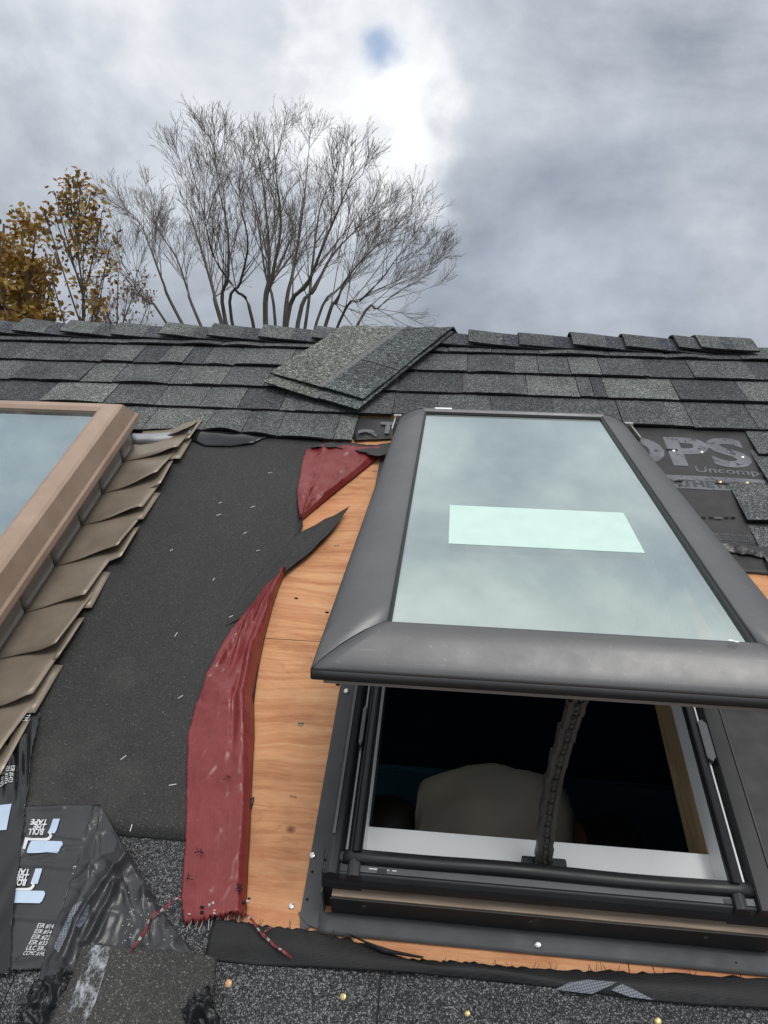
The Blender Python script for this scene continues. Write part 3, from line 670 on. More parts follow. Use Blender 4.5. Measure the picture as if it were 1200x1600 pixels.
# ------------------------------------------------------------------ printed underlayment around the skylight head and right side
pu = thing('printed_underlayment', 'dark printed underlayment with large grey letters right of the open skylight', 'underlayment', (.5, 1.35, 0))
def hp(a, b, s=0, t=0): return .0045+nse(a, b, 4, 8.8)*.0016
V, F = loft([(.395, 1.70), (.395, 1.35), R(1075, 850), R(1120, 893)], [(.86, 1.70), (.80, 1.45), (.70, 1.22), R(1215, 901)], 20, 30, hp, jit=.0006)
mesh('sheet', V, F, M['sheet'], pu, True, solid=.0012)
V, F = loft([(.40, .78), (.40, .60), (.40, .42)], [(.95, .80), (.95, .60), (.95, .36)], 20, 20, lambda a, b, s, t: .0045+nse(a, b, 5, 8)*.002); 
us2 = thing('lower_underlayment', 'plain dark underlayment beside the lower right of the skylight frame', 'underlayment', (.6, .6, 0)); mesh('sheet', V, F, M['sheet'], us2, True, solid=.0012)
_tc = {}
def text_mesh(txt, shear=0.0, bold=0.0, spacing=1.0):
    key = (txt, shear, bold, spacing)
    if key in _tc: return _tc[key]
    cu = bpy.data.curves.new('t', 'FONT'); cu.body = txt; cu.size = 1; cu.shear = shear; cu.offset = bold; cu.space_character = spacing; cu.resolution_u = 4; cu.align_x = 'LEFT'
    o = bpy.data.objects.new('t', cu); COL.objects.link(o); dg = bpy.context.evaluated_depsgraph_get(); me = bpy.data.meshes.new_from_object(o.evaluated_get(dg))
    V = [tuple(v.co)[:2] for v in me.vertices]; F = [tuple(p.vertices) for p in me.polygons]
    bpy.data.objects.remove(o); bpy.data.curves.remove(cu); bpy.data.meshes.remove(me); _tc[key] = (V, F); return V, F
def text(parent, txt, p0, p1, height, hf, mat, shear=0.0, bold=0.0, name='lettering', spacing=1.0, clip=None, up=None, dc=.0007):
    # baseline from p0 to p1 (roof coords); height = cap height in metres
    V, F = text_mesh(txt, shear, bold, spacing); A = np.array(V); A[:, 0] -= A[:, 0].min(); w = A[:, 0].max()
    p0 = np.array(p0); p1 = np.array(p1); ex = (p1-p0)/w; el = (p1-p0)/np.linalg.norm(p1-p0); ey = np.array([-el[1], el[0]]) if up is None else np.array(up)/np.linalg.norm(up)
    Q = p0+A[:, :1]*ex+A[:, 1:]*ey*height/.69
    V3 = [(q[0], q[1], hf(q[0], q[1])+dc) for q in Q]
    if clip is not None: F = [f for f in F if all(clip(V3[i]) for i in f)]
    return mesh(name, V3, F, mat, parent)
def band(parent, pts, hf, mat, name, dc=.0006):
    V = [(a, b, hf(a, b)+dc) for a, b in pts]; return mesh(name, V, [tuple(range(len(pts)))], mat, parent)
text(pu, 'OPS', R(938, 722, .005), R(1180, 729, .005), .112, hp, M['print_grey'], bold=.035, spacing=1.0)
text(pu, 'Uncompromising', R(1088, 737, .005), R(1292, 750, .005), .022, hp, M['print_grey'], bold=.012)
bb = [R(1030, 741, .005), R(1100, 744, .005), R(1230, 752, .005), R(1230, 772, .005), R(1142, 767, .005), R(1052, 762, .005)]
band(pu, bb, hp, M['print_grey'], 'print_band')
text(pu, 'SYNTHETIC ROOF', R(1018, 756, .005), R(1242, 769, .005), .023, hp, M['print_dark'], bold=.03, dc=.0012)
for i in range(3): text(pu, 'and may void the warranty', R(1098+3*i, 834+4*i, .005), R(1182+3*i, 841+4*i, .005), .008, hp, M['print_grey'], dc=.0012)
for x, y in ((1052, 705), (1096, 707), (1125, 754), (1167, 755), (1160, 715)): nailhead(pu, *R(x, y, .006), .007, .0036, M['steel'] if y < 740 else M['brass'], 'roofing_nail', (.25, .3))
for x, y, l in ((1052, 703, .016), (1130, 756, .018), (1062, 752, .011), (1100, 809, .006), (1112, 809, .006), (1124, 810, .010), (1136, 809, .006), (1146, 809, .006)):
    a, b = R(x, y, .006); V, F = box(a-l, a+l*.6, b-.002, b+.002, .0062, .0072); mesh('tear', V, F, M['hole'] if y != 810 else M['print_grey'], pu)
tl = Rs([(1125, 856), (1150, 862), (1185, 868), (1200, 872)], .012); tu = Rs([(1130, 846), (1150, 850), (1180, 852), (1205, 858)], .008)
V, F = loft(tl, tu, 4, 18, lambda a, b, s, t: .010+.006*math.sin(PI*s)+nse(a, b, 60, 1)*.004, jit=.0015); mesh('torn_edge', V, F, M['tarp'], pu, True)
# small printed corner by the upper left of the sash
p2 = thing('underlayment_corner', 'small printed underlayment corner between shingle end and skylight hinge', 'underlayment', (-.2, 1.58, 0))
V, F = loft([(-.25, 1.63), (-.25, 1.56), R(556, 692)], [(-.08, 1.63), (-.08, 1.56), R(625, 688)], 14, 12, lambda a, b, s, t: .0045+.004*t*t+nse(a, b, 12, 3)*.002, jit=.001); mesh('sheet', V, F, M['sheet'], p2, True, solid=.001)
h2 = lambda a, b: .0062+.003*max(0, (1.63-b)/.1)**2
text(p2, 'T', R(592, 678, .006), R(617, 679, .006), .05, h2, M['print_grey'], bold=.05, dc=.003); text(p2, 'a', R(558, 684, .006), R(588, 685, .006), .045, h2, M['print_grey'], bold=.06, dc=.003)
# glossy membrane end hanging out under the sagging shingle course
ms = thing('membrane_scrap', 'glossy black membrane end hanging from under the sagging shingles', 'membrane', (-.58, 1.5, 0))
V, F = loft(Rs([(292, 684), (320, 696), (360, 697), (395, 693), (412, 684)], .012), Rs([(285, 668), (320, 670), (360, 674), (400, 680), (440, 682)], .006), 10, 24, lambda a, b, s, t: .013+.008*math.sin(PI*s)*math.sin(PI*t)-.004*s+nse(a, b, 25, 6)*.003); mesh('sheet', V, F, M['gloss'], ms, True, solid=.001)

# ------------------------------------------------------------------ old brown skylight with step flashing
ok = thing('old_skylight', 'old brown framed fixed skylight with weathered step flashing', 'skylight', (-1.1, .9, 0))
XR, XL, BT, BB = -.742, -1.50, 1.456, .30
def ring(prof):        # prof: (inset, c) points from outside to inside
    V = []; F = []
    for ins, c in prof:
        it = float(np.interp(ins, [0, .004, .012, .018, .05, .061], [0, .006, .040, .046, .064, .075]))
        V += [(XL+ins, BB+ins, c), (XR-ins, BB+ins, c), (XR-ins, BT-it, c), (XL+ins, BT-it, c)]
    sides = {k: [] for k in range(4)}
    return V, [[(j*4+k, j*4+(k+1) % 4, (j+1)*4+(k+1) % 4, (j+1)*4+k) for j in range(len(prof)-1)] for k in range(4)]
Vr, sd = ring([(.004, .080), (0, .088), (0, .100), (.004, .105), (.012, .146), (.018, .151), (.050, .153), (.060, .148), (.061, .138)])
for k, nm in enumerate(('frame_rail', 'frame_stile', 'frame_rail', 'frame_stile')):
    used = sorted({i for f in sd[k] for i in f}); mp_ = {i: j for j, i in enumerate(used)}
    mesh(nm, [Vr[i] for i in used], [tuple(mp_[i] for i in f) for f in sd[k]], M['brown'], ok)
V, F = box(XL+.058, XR-.058, BB+.058, BT-.072, .134, .140); mesh('glass_pane', V, F, M['oldglass'], ok)
V, F = box(XL+.06, XR-.06, BB+.06, BT-.08, .05, .056); mesh('inner_pane', V, F, M['navy'], ok)
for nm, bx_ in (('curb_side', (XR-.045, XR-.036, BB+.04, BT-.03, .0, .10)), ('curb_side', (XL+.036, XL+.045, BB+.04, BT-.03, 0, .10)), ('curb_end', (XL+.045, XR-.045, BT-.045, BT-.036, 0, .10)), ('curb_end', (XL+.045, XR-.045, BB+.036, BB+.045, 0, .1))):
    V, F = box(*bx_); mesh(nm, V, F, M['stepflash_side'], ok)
AR = XR-.034
SB = [1.466, 1.377, 1.251, 1.139, 1.012, .885, .772, .655, .54, .42]
OB = [1.488, 1.412, 1.300, 1.185, 1.056, .924, .795, .69, .575, .455]
OA = [-.645, -.650, -.662, -.655, -.656, -.668, -.664, -.66, -.66, -.66]
for i, b0 in enumerate(SB):
    nu, nv = 12, 8; V = []; F = []; mi = []; Lb = .185 if i else .10; lift = (.030, .026, .030, .025, .028, .024, .028, .025, .025, .025)[i]
    for j in range(nv+1):
        t_ = j/nv
        for k in range(nu+5):
            if k < 4:   # standing leg
                c = .088-.0285*k+ (.006 if k == 3 else 0)
                if i == 0: c = .010
                V.append((AR+.0022*(1-t_)+.0008, min(b0+Lb*t_+.010*(3-k)*.33, 1.447), max(c, .008)+.0015*(1-t_)))
            else:
                s = (k-4)/nu; a = AR+.004+(OA[i]-AR)*s
                lf = (1-t_*.85)
                c = .0115+.003*(1-t_)+lift*(s**1.7)*lf*(1-.12*math.sin(5*s+i))+nse(a*8, i*3.3+t_*2, 1)*.003*s
                if s > .9: c -= .05*(s-.9)*lf*(1 if i % 2 else .2)
                b = b0+(OB[i]-b0)*s*(1-t_)+Lb*t_+.006*math.sin(s*6+i)*(1-t_)*s
                V.append((a, b, c))
    m_ = nu+5
    for j in range(nv):
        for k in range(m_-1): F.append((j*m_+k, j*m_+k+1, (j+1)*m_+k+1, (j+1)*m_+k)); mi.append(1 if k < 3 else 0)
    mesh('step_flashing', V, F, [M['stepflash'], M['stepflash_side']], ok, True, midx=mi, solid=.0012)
    # second layer peeping out below
    if i < 9:
        V, F = loft([(AR+.03, b0-.01), (AR+.03, b0+.10)], [(OA[i]+.012+.004*(i % 3), OB[i]-.024), (OA[i]+.013, OB[i]+.08)], 9, 5, lambda a, b, s, t: .010+(lift*.72)*s**2.2*(1-.5*t)-(.05*max(0, s-.85)*(i % 2)))
        mesh('step_flashing', V, F, M['stepflash'], ok, True, solid=.001)
V, F = loft(Rs([(207, 686), (240, 685), (270, 682), (297, 676)], .03), Rs([(207, 676), (240, 676), (270, 673), (300, 671)], .02), 5, 14, lambda a, b, s, t: .016+.012*math.sin(PI*s)); mesh('head_flashing', V, F, M['alu'], ok, True, solid=.001)

# ------------------------------------------------------------------ open skylight: fixed frame
sk = thing('open_skylight', 'new dark grey roof window propped open on a black chain', 'skylight', (.135, .92, 0))
FL0, FL1, FR1, FR0 = -.130, -.087, .360, .416          # outer / inner edges of the frame
FB, FT = .452, 1.46
# side stiles: flange, riser, black profile, gasket lip
def stile(sgn, xo, xi):
    # profile points (a,c) from the inside bottom outwards
    d = 1 if sgn > 0 else -1
    w = abs(xo-xi)
    pr = [(xi, .050), (xi, .088), (xi+d*.008, .090), (xi+d*.014, .088), (xi+d*.018, .074), (xi+d*.024, .074), (xi+d*.028, .090), (xi+d*(w-.007), .093), (xo, .089), (xo+d*.004, .060), (xo+d*.004, -.012), (xi, -.012)]
    V, F = extrude_profile(pr, 'b', .4205, FT); return (V, F) if d < 0 else flip((V, F))
for sgn, xo, xi in ((-1, FL0, FL1), (1, FR0, FR1)):
    V, F = stile(sgn, xo, xi); mesh('frame_stile', V, F, M['frame_black'], sk, bev=.0012)
    d = sgn
    V, F = box(min(xi+d*.0195, xi+d*.0218), max(xi+d*.0195, xi+d*.0218), .455, FT-.02, .074, .0765 if sgn < 0 else .080); mesh('white_seal_line', V, F, M['white'] if sgn > 0 else M['alu'], sk)
    V, F = box(min(xo-d*.0035, xo-d*.0065), max(xo-d*.0035, xo-d*.0065), .470, FT-.04, .0915, .0945); mesh('edge_strip', V, F, M['greystrip'] if sgn < 0 else M['frame_black'], sk)
    gp = [(xi-d*.001, .086), (xi, .092), (xi+d*.003, .0945), (xi+d*.010, .0935), (xi+d*.013, .088)]
    V, F = extrude_profile(gp, 'b', .450, FT); mesh('side_gasket', V, F, M['rubber'], sk, True)
    # clip
    ca, cb = (xi+d*.021), (.655 if sgn > 0 else .640)
    V, F = prism([(ca-.006, cb-.030), (ca+.001, cb-.036), (ca+.007, cb-.028), (ca+.007, cb+.026), (ca+.001, cb+.034), (ca-.006, cb+.028)], .082, .089)
    if sgn < 0: V = [(ca+(v[0]-ca)*.45, v[1], v[2]) for v in V]
    mesh('latch_clip', V, F, M['greystrip'], sk, bev=.001)
    # wood and white lining on the inner face
    V, F = box(min(xi-d*.0015, xi), max(xi-d*.0015, xi), FB+.002, FT-.01, .049, .0865); mesh('white_lining', V, F, M['white'], sk)
    V, F = box(min(xi-d*(.003 if d > 0 else -.001), xi+d*.02), max(xi-d*(.003 if d > 0 else -.001), xi+d*.02), .458, FT-.01, -.017, .0475); mesh('pine_lining', V, F, M['pine'], sk)
# flashing flange on the deck, left and right
for sgn, xo in ((-1, FL0-.005), (1, FR0+.005)):
    d = sgn; e1 = xo+d*.030
    pts = [(xo, .404), (e1-d*.004, .382), (e1, .405), (e1, FT), (xo, FT)] if sgn < 0 else [(xo, .404), (e1, .395), (e1, FT), (xo, FT)]
    if sgn > 0: pts = pts
    else: pts = pts[::-1]
    V, F = prism(pts, .0012, .0034); mesh('flashing_flange', V, F, M['flash'] if sgn < 0 else M['sheet'], sk)
    V, F = box(min(xo, xo-d*.0015), max(xo, xo-d*.0015), .412, FT, .0036, .058); mesh('flashing_riser', V, F, M['flash'] if sgn < 0 else M['flash_dark'], sk)
# bottom rail
A_L, A_R = FL0-.004, FR0+.004
gp = [(.4545, .085), (.4545, .0885), (.4530, .0908), (.4460, .0918), (.4395, .0900), (.4378, .0865), (.4385, .082)]
V, F = extrude_profile(gp, 'a', FL0+.016, FR0-.006); 
NSEG = 24; n0 = len(gp); V = []; F = []
for i in range(NSEG+1):
    a = FL0+.020+(FR0-.044-FL0)*i/NSEG
    for (b, c) in gp: V.append((a, b+nse(a*6, 1, 1)*.0022, c+nse(a*5, 4, 1)*.0022-(.004 if i in (0, NSEG) else 0)))
for i in range(NSEG):
    for j in range(n0): F.append((i*n0+j, i*n0+(j+1) % n0, (i+1)*n0+(j+1) % n0, (i+1)*n0+j))
F += [tuple(range(n0-1, -1, -1)), tuple(range(NSEG*n0, (NSEG+1)*n0))]
mesh('bottom_gasket', V, F, M['rubber'], sk, True)
pr = [(.452, .060), (.452, .086), (.4405, .086), (.4395, .081), (.4290, .080), (.4282, .083), (.4255, .0825), (.4212, .0775), (.4185, .070), (.4172, .062), (.4195, .062), (.424, .066)]
V, F = extrude_profile(pr, 'a', A_L, A_R); mesh('bottom_rail', V, F, M['frame_black'], sk, bev=.0015)
V, F = box(FL0+.030, FR0-.018, .4295, .4378, .0802, .0822); mesh('grey_strip', V, F, M['greystrip'], sk)
for a in (FL0+.07, FR0-.06):
    V, F = box(a-.006, a+.006, .4300, .4350, .0823, .0832); mesh('strip_tab', V, F, M['frame_black'], sk)
for i in range(9):   # torn protective film bits on the strip
    a = FL0+.05+random.uniform(0, .04); V, F = box(a, a+random.uniform(.002, .006), .4335, .4335+random.uniform(.0006, .0015), .0823, .0828); mesh('film_scrap', V, F, M['white'], sk)
V, F = box(A_L+.012, A_R-.002, .4118, .424, .040, .0505); mesh('wood_strip', V, F, M['tan'], sk)
V, F = box(A_L+.010, A_R-.006, .4098, .4112, .0036, .0475); mesh('apron_riser', V, F, M['flash_dark'], sk)
ap = []; na, nb = 40, 4; V = []; F = []
for j in range(nb+1):
    for i in range(na+1):
        a = A_L-.006+(A_R-A_L+.012)*i/na; b = .4096-(.4096-.3845)*j/nb
        dent = -.0022*math.exp(-((a-R(840, 1476)[0])/.012)**2)*math.exp(-((b-.394)/.01)**2)
        V.append((a, b, .0042+.0035*(1-j/nb)**2+dent+nse(a*9, b*20, 1)*.0006))
for j in range(nb):
    for i in range(na): k = j*(na+1)+i; F.append((k, k+na+1, k+na+2, k+1))
mesh('apron_flange', V, F, M['flash'], sk, True, solid=.0012)
V, F = prism([R(466, 1428), R(480, 1447), R(497, 1453), R(502, 1440), (A_L+.006, .4105), (A_L-.018, .412)][::1], .0036, .0048); mesh('corner_flange', V, F, M['flash'], sk)
for x, y in ((541, 1080), (488, 1337), (840, 1476)): nailhead(sk, *R(x, y, .004), .0045, .0046, M['steel'], 'screw', (.1, .1))
for x, y in ((497, 1437), (547, 1445), (480, 1405), (488, 1362), (1150, 1504), (1180, 1500), (533, 1195)):
    nailhead(sk, *R(x, y, .004), .0040, .0019, M['hole'], 'screw_hole')
for x, y in ((571, 1403), (1098, 1453), (828, 1428)):
    a = R(x, y, .03)[0]; V, F = cyl((a, .4098, .034), (a, .4085, .034), .003, n=8); mesh('screw', V, F, M['flash'], sk)
# white ledge inside the lower rail
V, F = box(FL1+.001, FR1-.001, .4522, .5065, .040, .050); mesh('white_ledge', V, F, M['white'], sk, bev=.0015)
V, F = box(OA0+.006, OA1-.006, FT, FT+.03, -.012, .085); mesh('head_rail', V, F, M['frame_black'], sk)
V, F = box(FL1, FR1, FT-.008, FT-.001, -.012, .08); mesh('white_lining', V, F, M['white'], sk)
# ---- sash (hinged at the head, opened about 16 degrees)
TH = math.radians(16.3); HB, HC = 1.4735, .11
def S(a, l, m):
    return (a, HB-l*math.cos(TH)+m*math.sin(TH), HC+l*math.sin(TH)+m*math.cos(TH))
GI_L, GI_R, WS = -.061, .343, .079
GL, WB = .941, .060
PROF = [(0, .005), (.012, .0084), (.03, .0091), (.15, .0088), (.30, .0072), (.46, .0036), (.62, -.0016), (.78, -.0082), (.90, -.0142), (.97, -.0188), (1.0, -.0225)]
LIP = -.0345
def wside(l): return .064+.015*max(0, min(1, l))
L0 = -.030
def side_cover(left):
    V = []; F = []; nl = 14; mi = []
    P = PROF+[PROF[-1], (1.0, LIP)]
    for k, (f, m) in enumerate(P):
        l1 = GL+WB*f-.0012
        for j in range(nl+1):
            l = L0+(l1-L0)*j/nl
            a = GI_L-wside(l)*f if left else GI_R+wside(l)*f
            V.append(S(a, l, m))
    for k in range(len(P)-1):
        if P[k] == P[k+1]: continue                       # crisp fold above the lip
        for j in range(nl):
            q = (k*(nl+1)+j, k*(nl+1)+j+1, (k+1)*(nl+1)+j+1, (k+1)*(nl+1)+j); F.append(q if not left else tuple(reversed(q))); mi.append(1 if k >= len(P)-2 else 0)
    return V, F, mi
sash = mesh('sash', *join(*[tuple((lambda v, f: ([S(*p) for p in v], f))(*box(*b))) for b in (
    (GI_L-.048, GI_L+.004, 0.0, GL+.04, -.045, -.008), (GI_R-.004, GI_R+.048, 0.0, GL+.04, -.048, -.008), (GI_L+.004, GI_R-.004, 0.0, .035, -.048, -.008), (GI_L+.004, GI_R-.004, GL-.006, GL+.04, -.045, -.008))]), M['frame_black'], sk)
for left in (True, False):
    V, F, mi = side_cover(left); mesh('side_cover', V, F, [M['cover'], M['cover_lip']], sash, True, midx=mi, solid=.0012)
V = []; F = []; mi = []; P = PROF+[PROF[-1], (1.0, LIP)]; na = 30
for k, (f, m) in enumerate(P):
    a0, a1 = GI_L-wside(1)*f+.0018, GI_R+wside(1)*f-.0018
    for i in range(na+1):
        a = a0+(a1-a0)*i/na; V.append(S(a, GL+WB*f, m+.0009*math.sin(f*7+.5)*math.sin(a*4+1)))
for k in range(len(P)-1):
    if P[k] == P[k+1]: continue
    for i in range(na): F.append((k*(na+1)+i, (k+1)*(na+1)+i, (k+1)*(na+1)+i+1, k*(na+1)+i+1)); mi.append(1 if k >= len(P)-2 else 0)
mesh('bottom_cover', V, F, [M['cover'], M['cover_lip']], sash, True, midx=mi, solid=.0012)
# dark seam under the corner joints
for left in (True, False):
    V = []; F = []
    for k, (f, m) in enumerate(PROF[:-2]):
        for d in (-.003, .003):
            a = (GI_L-WS*f+d) if left else (GI_R+WS*f+d); V.append(S(a, GL+WB*f, m-.0020))
    F = [(2*k, 2*k+1, 2*k+3, 2*k+2) for k in range(len(PROF)-3)]; mesh('corner_seam', V, F, M['black_edge'], sash, True)
# pale underside edge below the lip
V, F = box(GI_L-WS+.014, GI_R+WS-.014, GL+WB-.009, GL+WB-.002, -.039, -.032); V = [S(*p) for p in V]; mesh('drip_edge', V, F, M['alu'], sash)
# head bar, end caps
hpf = [(-.040, -.020), (-.040, .004), (-.034, .010), (-.022, .011), (-.017, .006), (-.017, -.020)]
V = []; n0 = len(hpf)
for a in (GI_L-.006, GI_R+.006):
    for l, m in hpf: V.append(S(a, l, m))
F = [(i, (i+1) % n0, (i+1) % n0+n0, i+n0) for i in range(n0)]+[tuple(range(n0-1, -1, -1)), tuple(range(n0, 2*n0))]
mesh('head_bar', V, F, M['cover'], sash, bev=.001)
V, F = box(GI_L, GI_R, -.018, -.009, -.01, .004); mesh('head_seal', [S(*p) for p in V], F, M['black_edge'], sash)
V, F = box(GI_L+.022, GI_L+.062, -.036, -.024, .0108, .0114); mesh('white_sticker', [S(*p) for p in V], F, M['white'], sash)
for left in (True, False):
    V = []; P = PROF+[(1.0, LIP), (0.0, LIP)]
    for l in (L0-.008, L0+.001):
        for f, m in P: V.append(S((GI_L-wside(0)*f) if left else (GI_R+wside(0)*f), l, m+.0012))
    n0 = len(P); F = [(i, (i+1) % n0, (i+1) % n0+n0, i+n0) for i in range(n0)]+[tuple(range(n0)), tuple(range(2*n0-1, n0-1, -1))]
    mesh('end_cap', V, F, M['cover_lip'], sash)
    d = -1 if left else 1; x = (GI_L-wside(0) if left else GI_R+wside(0))+d*.004
    V, F = box(min(x, x+d*.003), max(x, x+d*.003), -.030, .075, -.085, -.012); mesh('hinge_plate', [S(*p) for p in V], F, M['steel'], sash)
    V, F = box(min(x-d*.012, x+d*.006), max(x-d*.012, x+d*.006), -.036, -.022, -.018, -.008); mesh('hinge_plate', [S(*p) for p in V], F, M['steel'], sash)
# seals around the glass
for (a0, a1, l0, l1) in ((GI_L-.002, GI_L+.0035, -.012, GL+.002), (GI_R-.0045, GI_R+.002, -.012, GL+.002)):
    V, F = box(a0, a1, l0, l1, .001, .0062); mesh('glazing_seal', [S(*p) for p in V], F, M['black_edge'], sash)
V, F = box(GI_L-.004, GI_R+.004, -.016, GL+.006, -.004, .002); mesh('glass_pane', [S(*p) for p in V], F, M['glass'], sash)
V, F = box(.0045, .277, .560, .708, .0021, .0025); lb = mesh('white_label', [S(*p) for p in V], F, M['label'], sash); lb['label'] = 'large blank white label stuck on the glass'
for a0, a1 in ((GI_L+.004, GI_L+.012), (GI_R-.012, GI_R-.004)):
    V, F = box(a0, a1, .002, GL-.008, -.024, -.008); mesh('spacer_bar', [S(*p) for p in V], F, M['alu'], sash)
V, F = join(*[([S(.312+dx+r*math.cos(k*PI/4), .9485+dy+r*math.sin(k*PI/4)*.5, .0142) for k in range(8)], [tuple(range(8))]) for dx, dy, r in ((0, 0, .0035), (.005, .002, .003))]); mesh('white_spatter', V, F, M['dropping'], sash)
# chain opener
ch = mesh('chain_bracket', *join(box(.115, .130, .452, .470, .0505, .074), box(.150, .170, .452, .470, .0505, .074), box(.115, .170, .470, .474, .0505, .070)), M['frame_black'], sk, bev=.001)
V, F = box(.131, .133, .453, .468, .0505, .0745); mesh('bracket_plate', V, F, M['alu'], ch)
c0 = Vector((.141, .462, .066)); c1 = Vector(S(.160, .968, -.044)); NL = 15
vdir = (c1-c0); ll = vdir.length/NL; zc = vdir.normalized(); xc = Vector((1, .12, 0)).normalized(); yc = zc.cross(xc).normalized(); xc = yc.cross(zc)
def lk(v): return v
LV, LF = join(box(-.0095, -.0045, -.005, .006, -.0005, ll*1.04), box(.0035, .0085, -.005, .006, -.0005, ll*1.04), box(-.0045, .0035, -.0035, .0042, ll*.12, ll*.86),
              cyl((-.0005, -.0065, ll*.28), (-.0005, .0035, ll*.28), .0022, n=8), cyl((-.0005, -.0065, ll*.72), (-.0005, .0035, ll*.72), .0022, n=8), box(-.0102, -.0095, -.003, .004, ll*.1, ll*.55))
M['chain'] = m_paint('black_oiled_chain', (.13, .125, .118), .38, .35, .5)
lm = bpy.data.meshes.new('chain_link'); lm.from_pydata([tuple(v) for v in LV], [], LF); lm.materials.append(M['chain']); lm.update()
Rm = Matrix((xc, yc, zc)).transposed().to_4x4()
for i in range(NL):
    o = bpy.data.objects.new('chain_link', lm); COL.objects.link(o); o.parent = ch; s = i/NL
    bow = Vector((.010*math.sin(PI*s)*-1, 0, 0)); p = c0+vdir*s+bow-Vector(BASE[ch.name])
    o.matrix_local = Matrix.Translation(p) @ Rm @ Matrix.Rotation((-.03 if i % 2 else .03), 4, 'Y') @ Matrix.Scale(1.12 if i % 2 else 1.0, 4, (1, 0, 0))

# ------------------------------------------------------------------ left foreground membranes
def sheet_thing(name, label, cat, L, Rr, nu, nv, hf, mat, jit=.0006, solid=.001, base=None):
    base = base or (L[0][0], L[0][1], 0)
    th_ = thing(name, label, cat, base); V, F = loft(L, Rr, nu, nv, hf, jit=jit); mesh('sheet', V, F, mat, th_, True, solid=solid); return th_
# printed matt membrane
def _sd(p, q0, q1):
    v = q1-q0; t_ = max(0, min(1, float((p-q0)@v/(v@v)))); return float(np.linalg.norm(p-(q0+v*t_)))
CR2 = [[np.array(R(x, y, .013)) for x, y in P_] for P_ in ([(24, 1298), (62, 1302), (130, 1310)], [(24, 1346), (60, 1340), (104, 1326), (128, 1324)], [(42, 1264), (100, 1262)], [(16, 1432), (96, 1438)], [(45, 1300), (26, 1345)], [(30, 1500), (72, 1492)], [(20, 1352), (70, 1352), (118, 1356)])]
def hm2(a, b, s=0, t=0):
    p = np.array((a, b)); d_ = min(_sd(p, P_[i], P_[i+1]) for P_ in CR2 for i in range(len(P_)-1))
    return .0125+nse(a, b, 5, 6.1)*.0024+.0035*max(0, nse(a*.6, b*2.5, 13, 2.4))+.0032*math.exp(-(d_/.0035)**1.4)+nse(a, b, 30, 4.4)*.0009
L2 = Rs([(-60, 1262), (-60, 1330), (-60, 1430), (-60, 1522)], .012); R2 = Rs([(156, 1258), (128, 1340), (96, 1425), (66, 1514)], .012)
m2 = sheet_thing('printed_membrane', 'matt black printed membrane with roller marks lying on the felt', 'membrane', L2, R2, 70, 84, hm2, M['mem'], base=(-.6, .45, 0))
def rr(cx, cy, w, h, rad, shear, n=4):       # rounded parallelogram in photo-plane pixels
    out = []
    for (sx, sy, a0) in ((1, -1, -PI/2), (1, 1, 0), (-1, 1, PI/2), (-1, -1, PI)):
        for k in range(n+1):
            an = a0+PI/2*k/n; x = sx*(w/2-rad)+rad*math.cos(an); y = sy*(h/2-rad)+rad*math.sin(an); out.append((cx+x-shear*y, cy+y+.05*x))
    return out
def dec(parent, poly, mat, name, hf, dc=.0014, n=1):
    pts = Rs(poly, .014); band(parent, pts, hf, mat, name, dc)
def hmx(a, b): return hm2(a, b)+.0004
# each roller mark: handle, bent wire, roller sleeve (split in small strips so the print follows the sheet)
def decal_strip(parent, Lx, Rx, hf, mat, name):
    V, F = loft(Rs(Lx, .014), Rs(Rx, .014), 10, 10, lambda a, b, s, t: hf(a, b)+.0016); mesh(name, V, F, mat, parent, True)
def roller(dx, dy, clipx=-999):
    def c(p): return (max(p[0]+dx, clipx), p[1]+dy)
    decal_strip(m2, [c((84, 1281)), c((76, 1304))], [c((94.5, 1281)), c((87, 1305))], hmx, M['print_blue'], 'roller_handle_print')
    decal_strip(m2, [c((76, 1303)), c((79, 1307)), c((74, 1311)), c((41, 1311))], [c((81, 1303)), c((83, 1308)), c((77, 1315)), c((46, 1314.5))], hmx, M['print_white'], 'roller_wire_print')
    decal_strip(m2, [c((41, 1311)), c((36.5, 1328))], [c((46, 1312)), c((40, 1328))], hmx, M['print_white'], 'roller_wire_print')
    decal_strip(m2, [c((50, 1315)), c((47, 1320)), c((42.5, 1331)), c((44, 1334))], [c((97, 1315.5)), c((99, 1320)), c((94, 1331)), c((90, 1334.5))], hmx, M['print_blue'], 'roller_sleeve_print')
roller(0, 0); roller(-28, 77, 20)
def utext(txt, x0, y0, x1, y1, hgt, **k):     # printed upside down: baseline runs from right to left
    text(m2, txt, R(x0, y0, .014), R(x1, y1, .014), hgt, hmx, M['print_white'], bold=.03, dc=.0016, **k)
UP = np.array(R(60, 1310, .014))-np.array(R(66, 1290, .014))
for dx, dy in ((0, 0), (-28, 77)):
    utext('TAPE', 76+dx, 1282+dy, 50+dx, 1281+dy, .0078, up=UP); utext('THE', 73+dx, 1290+dy, 54+dx, 1289+dy, .0078, up=UP); utext('ROLL', 70+dx, 1298+dy, 46+dx, 1297+dy, .0078, up=UP)
for i, tx in enumerate(('ESR #147', 'ESR #147', 'ESR #222', 'ESR #337', 'ULC ER-R', 'CCMC #140')):
    text(m2, tx, R(57-4.2*i, 1449+8.8*i, .014), R(87-3.1*i, 1451.5+8.8*i, .014), .0052, hmx, M['print_white'], shear=.15, bold=.0, dc=.0016)
text(m2, 'R S', R(141, 1284, .014), R(137, 1297, .014), .005, hmx, M['print_white'])
text(m2, 'L T', R(116, 1355, .014), R(113, 1368, .014), .004, hmx, M['print_white'])
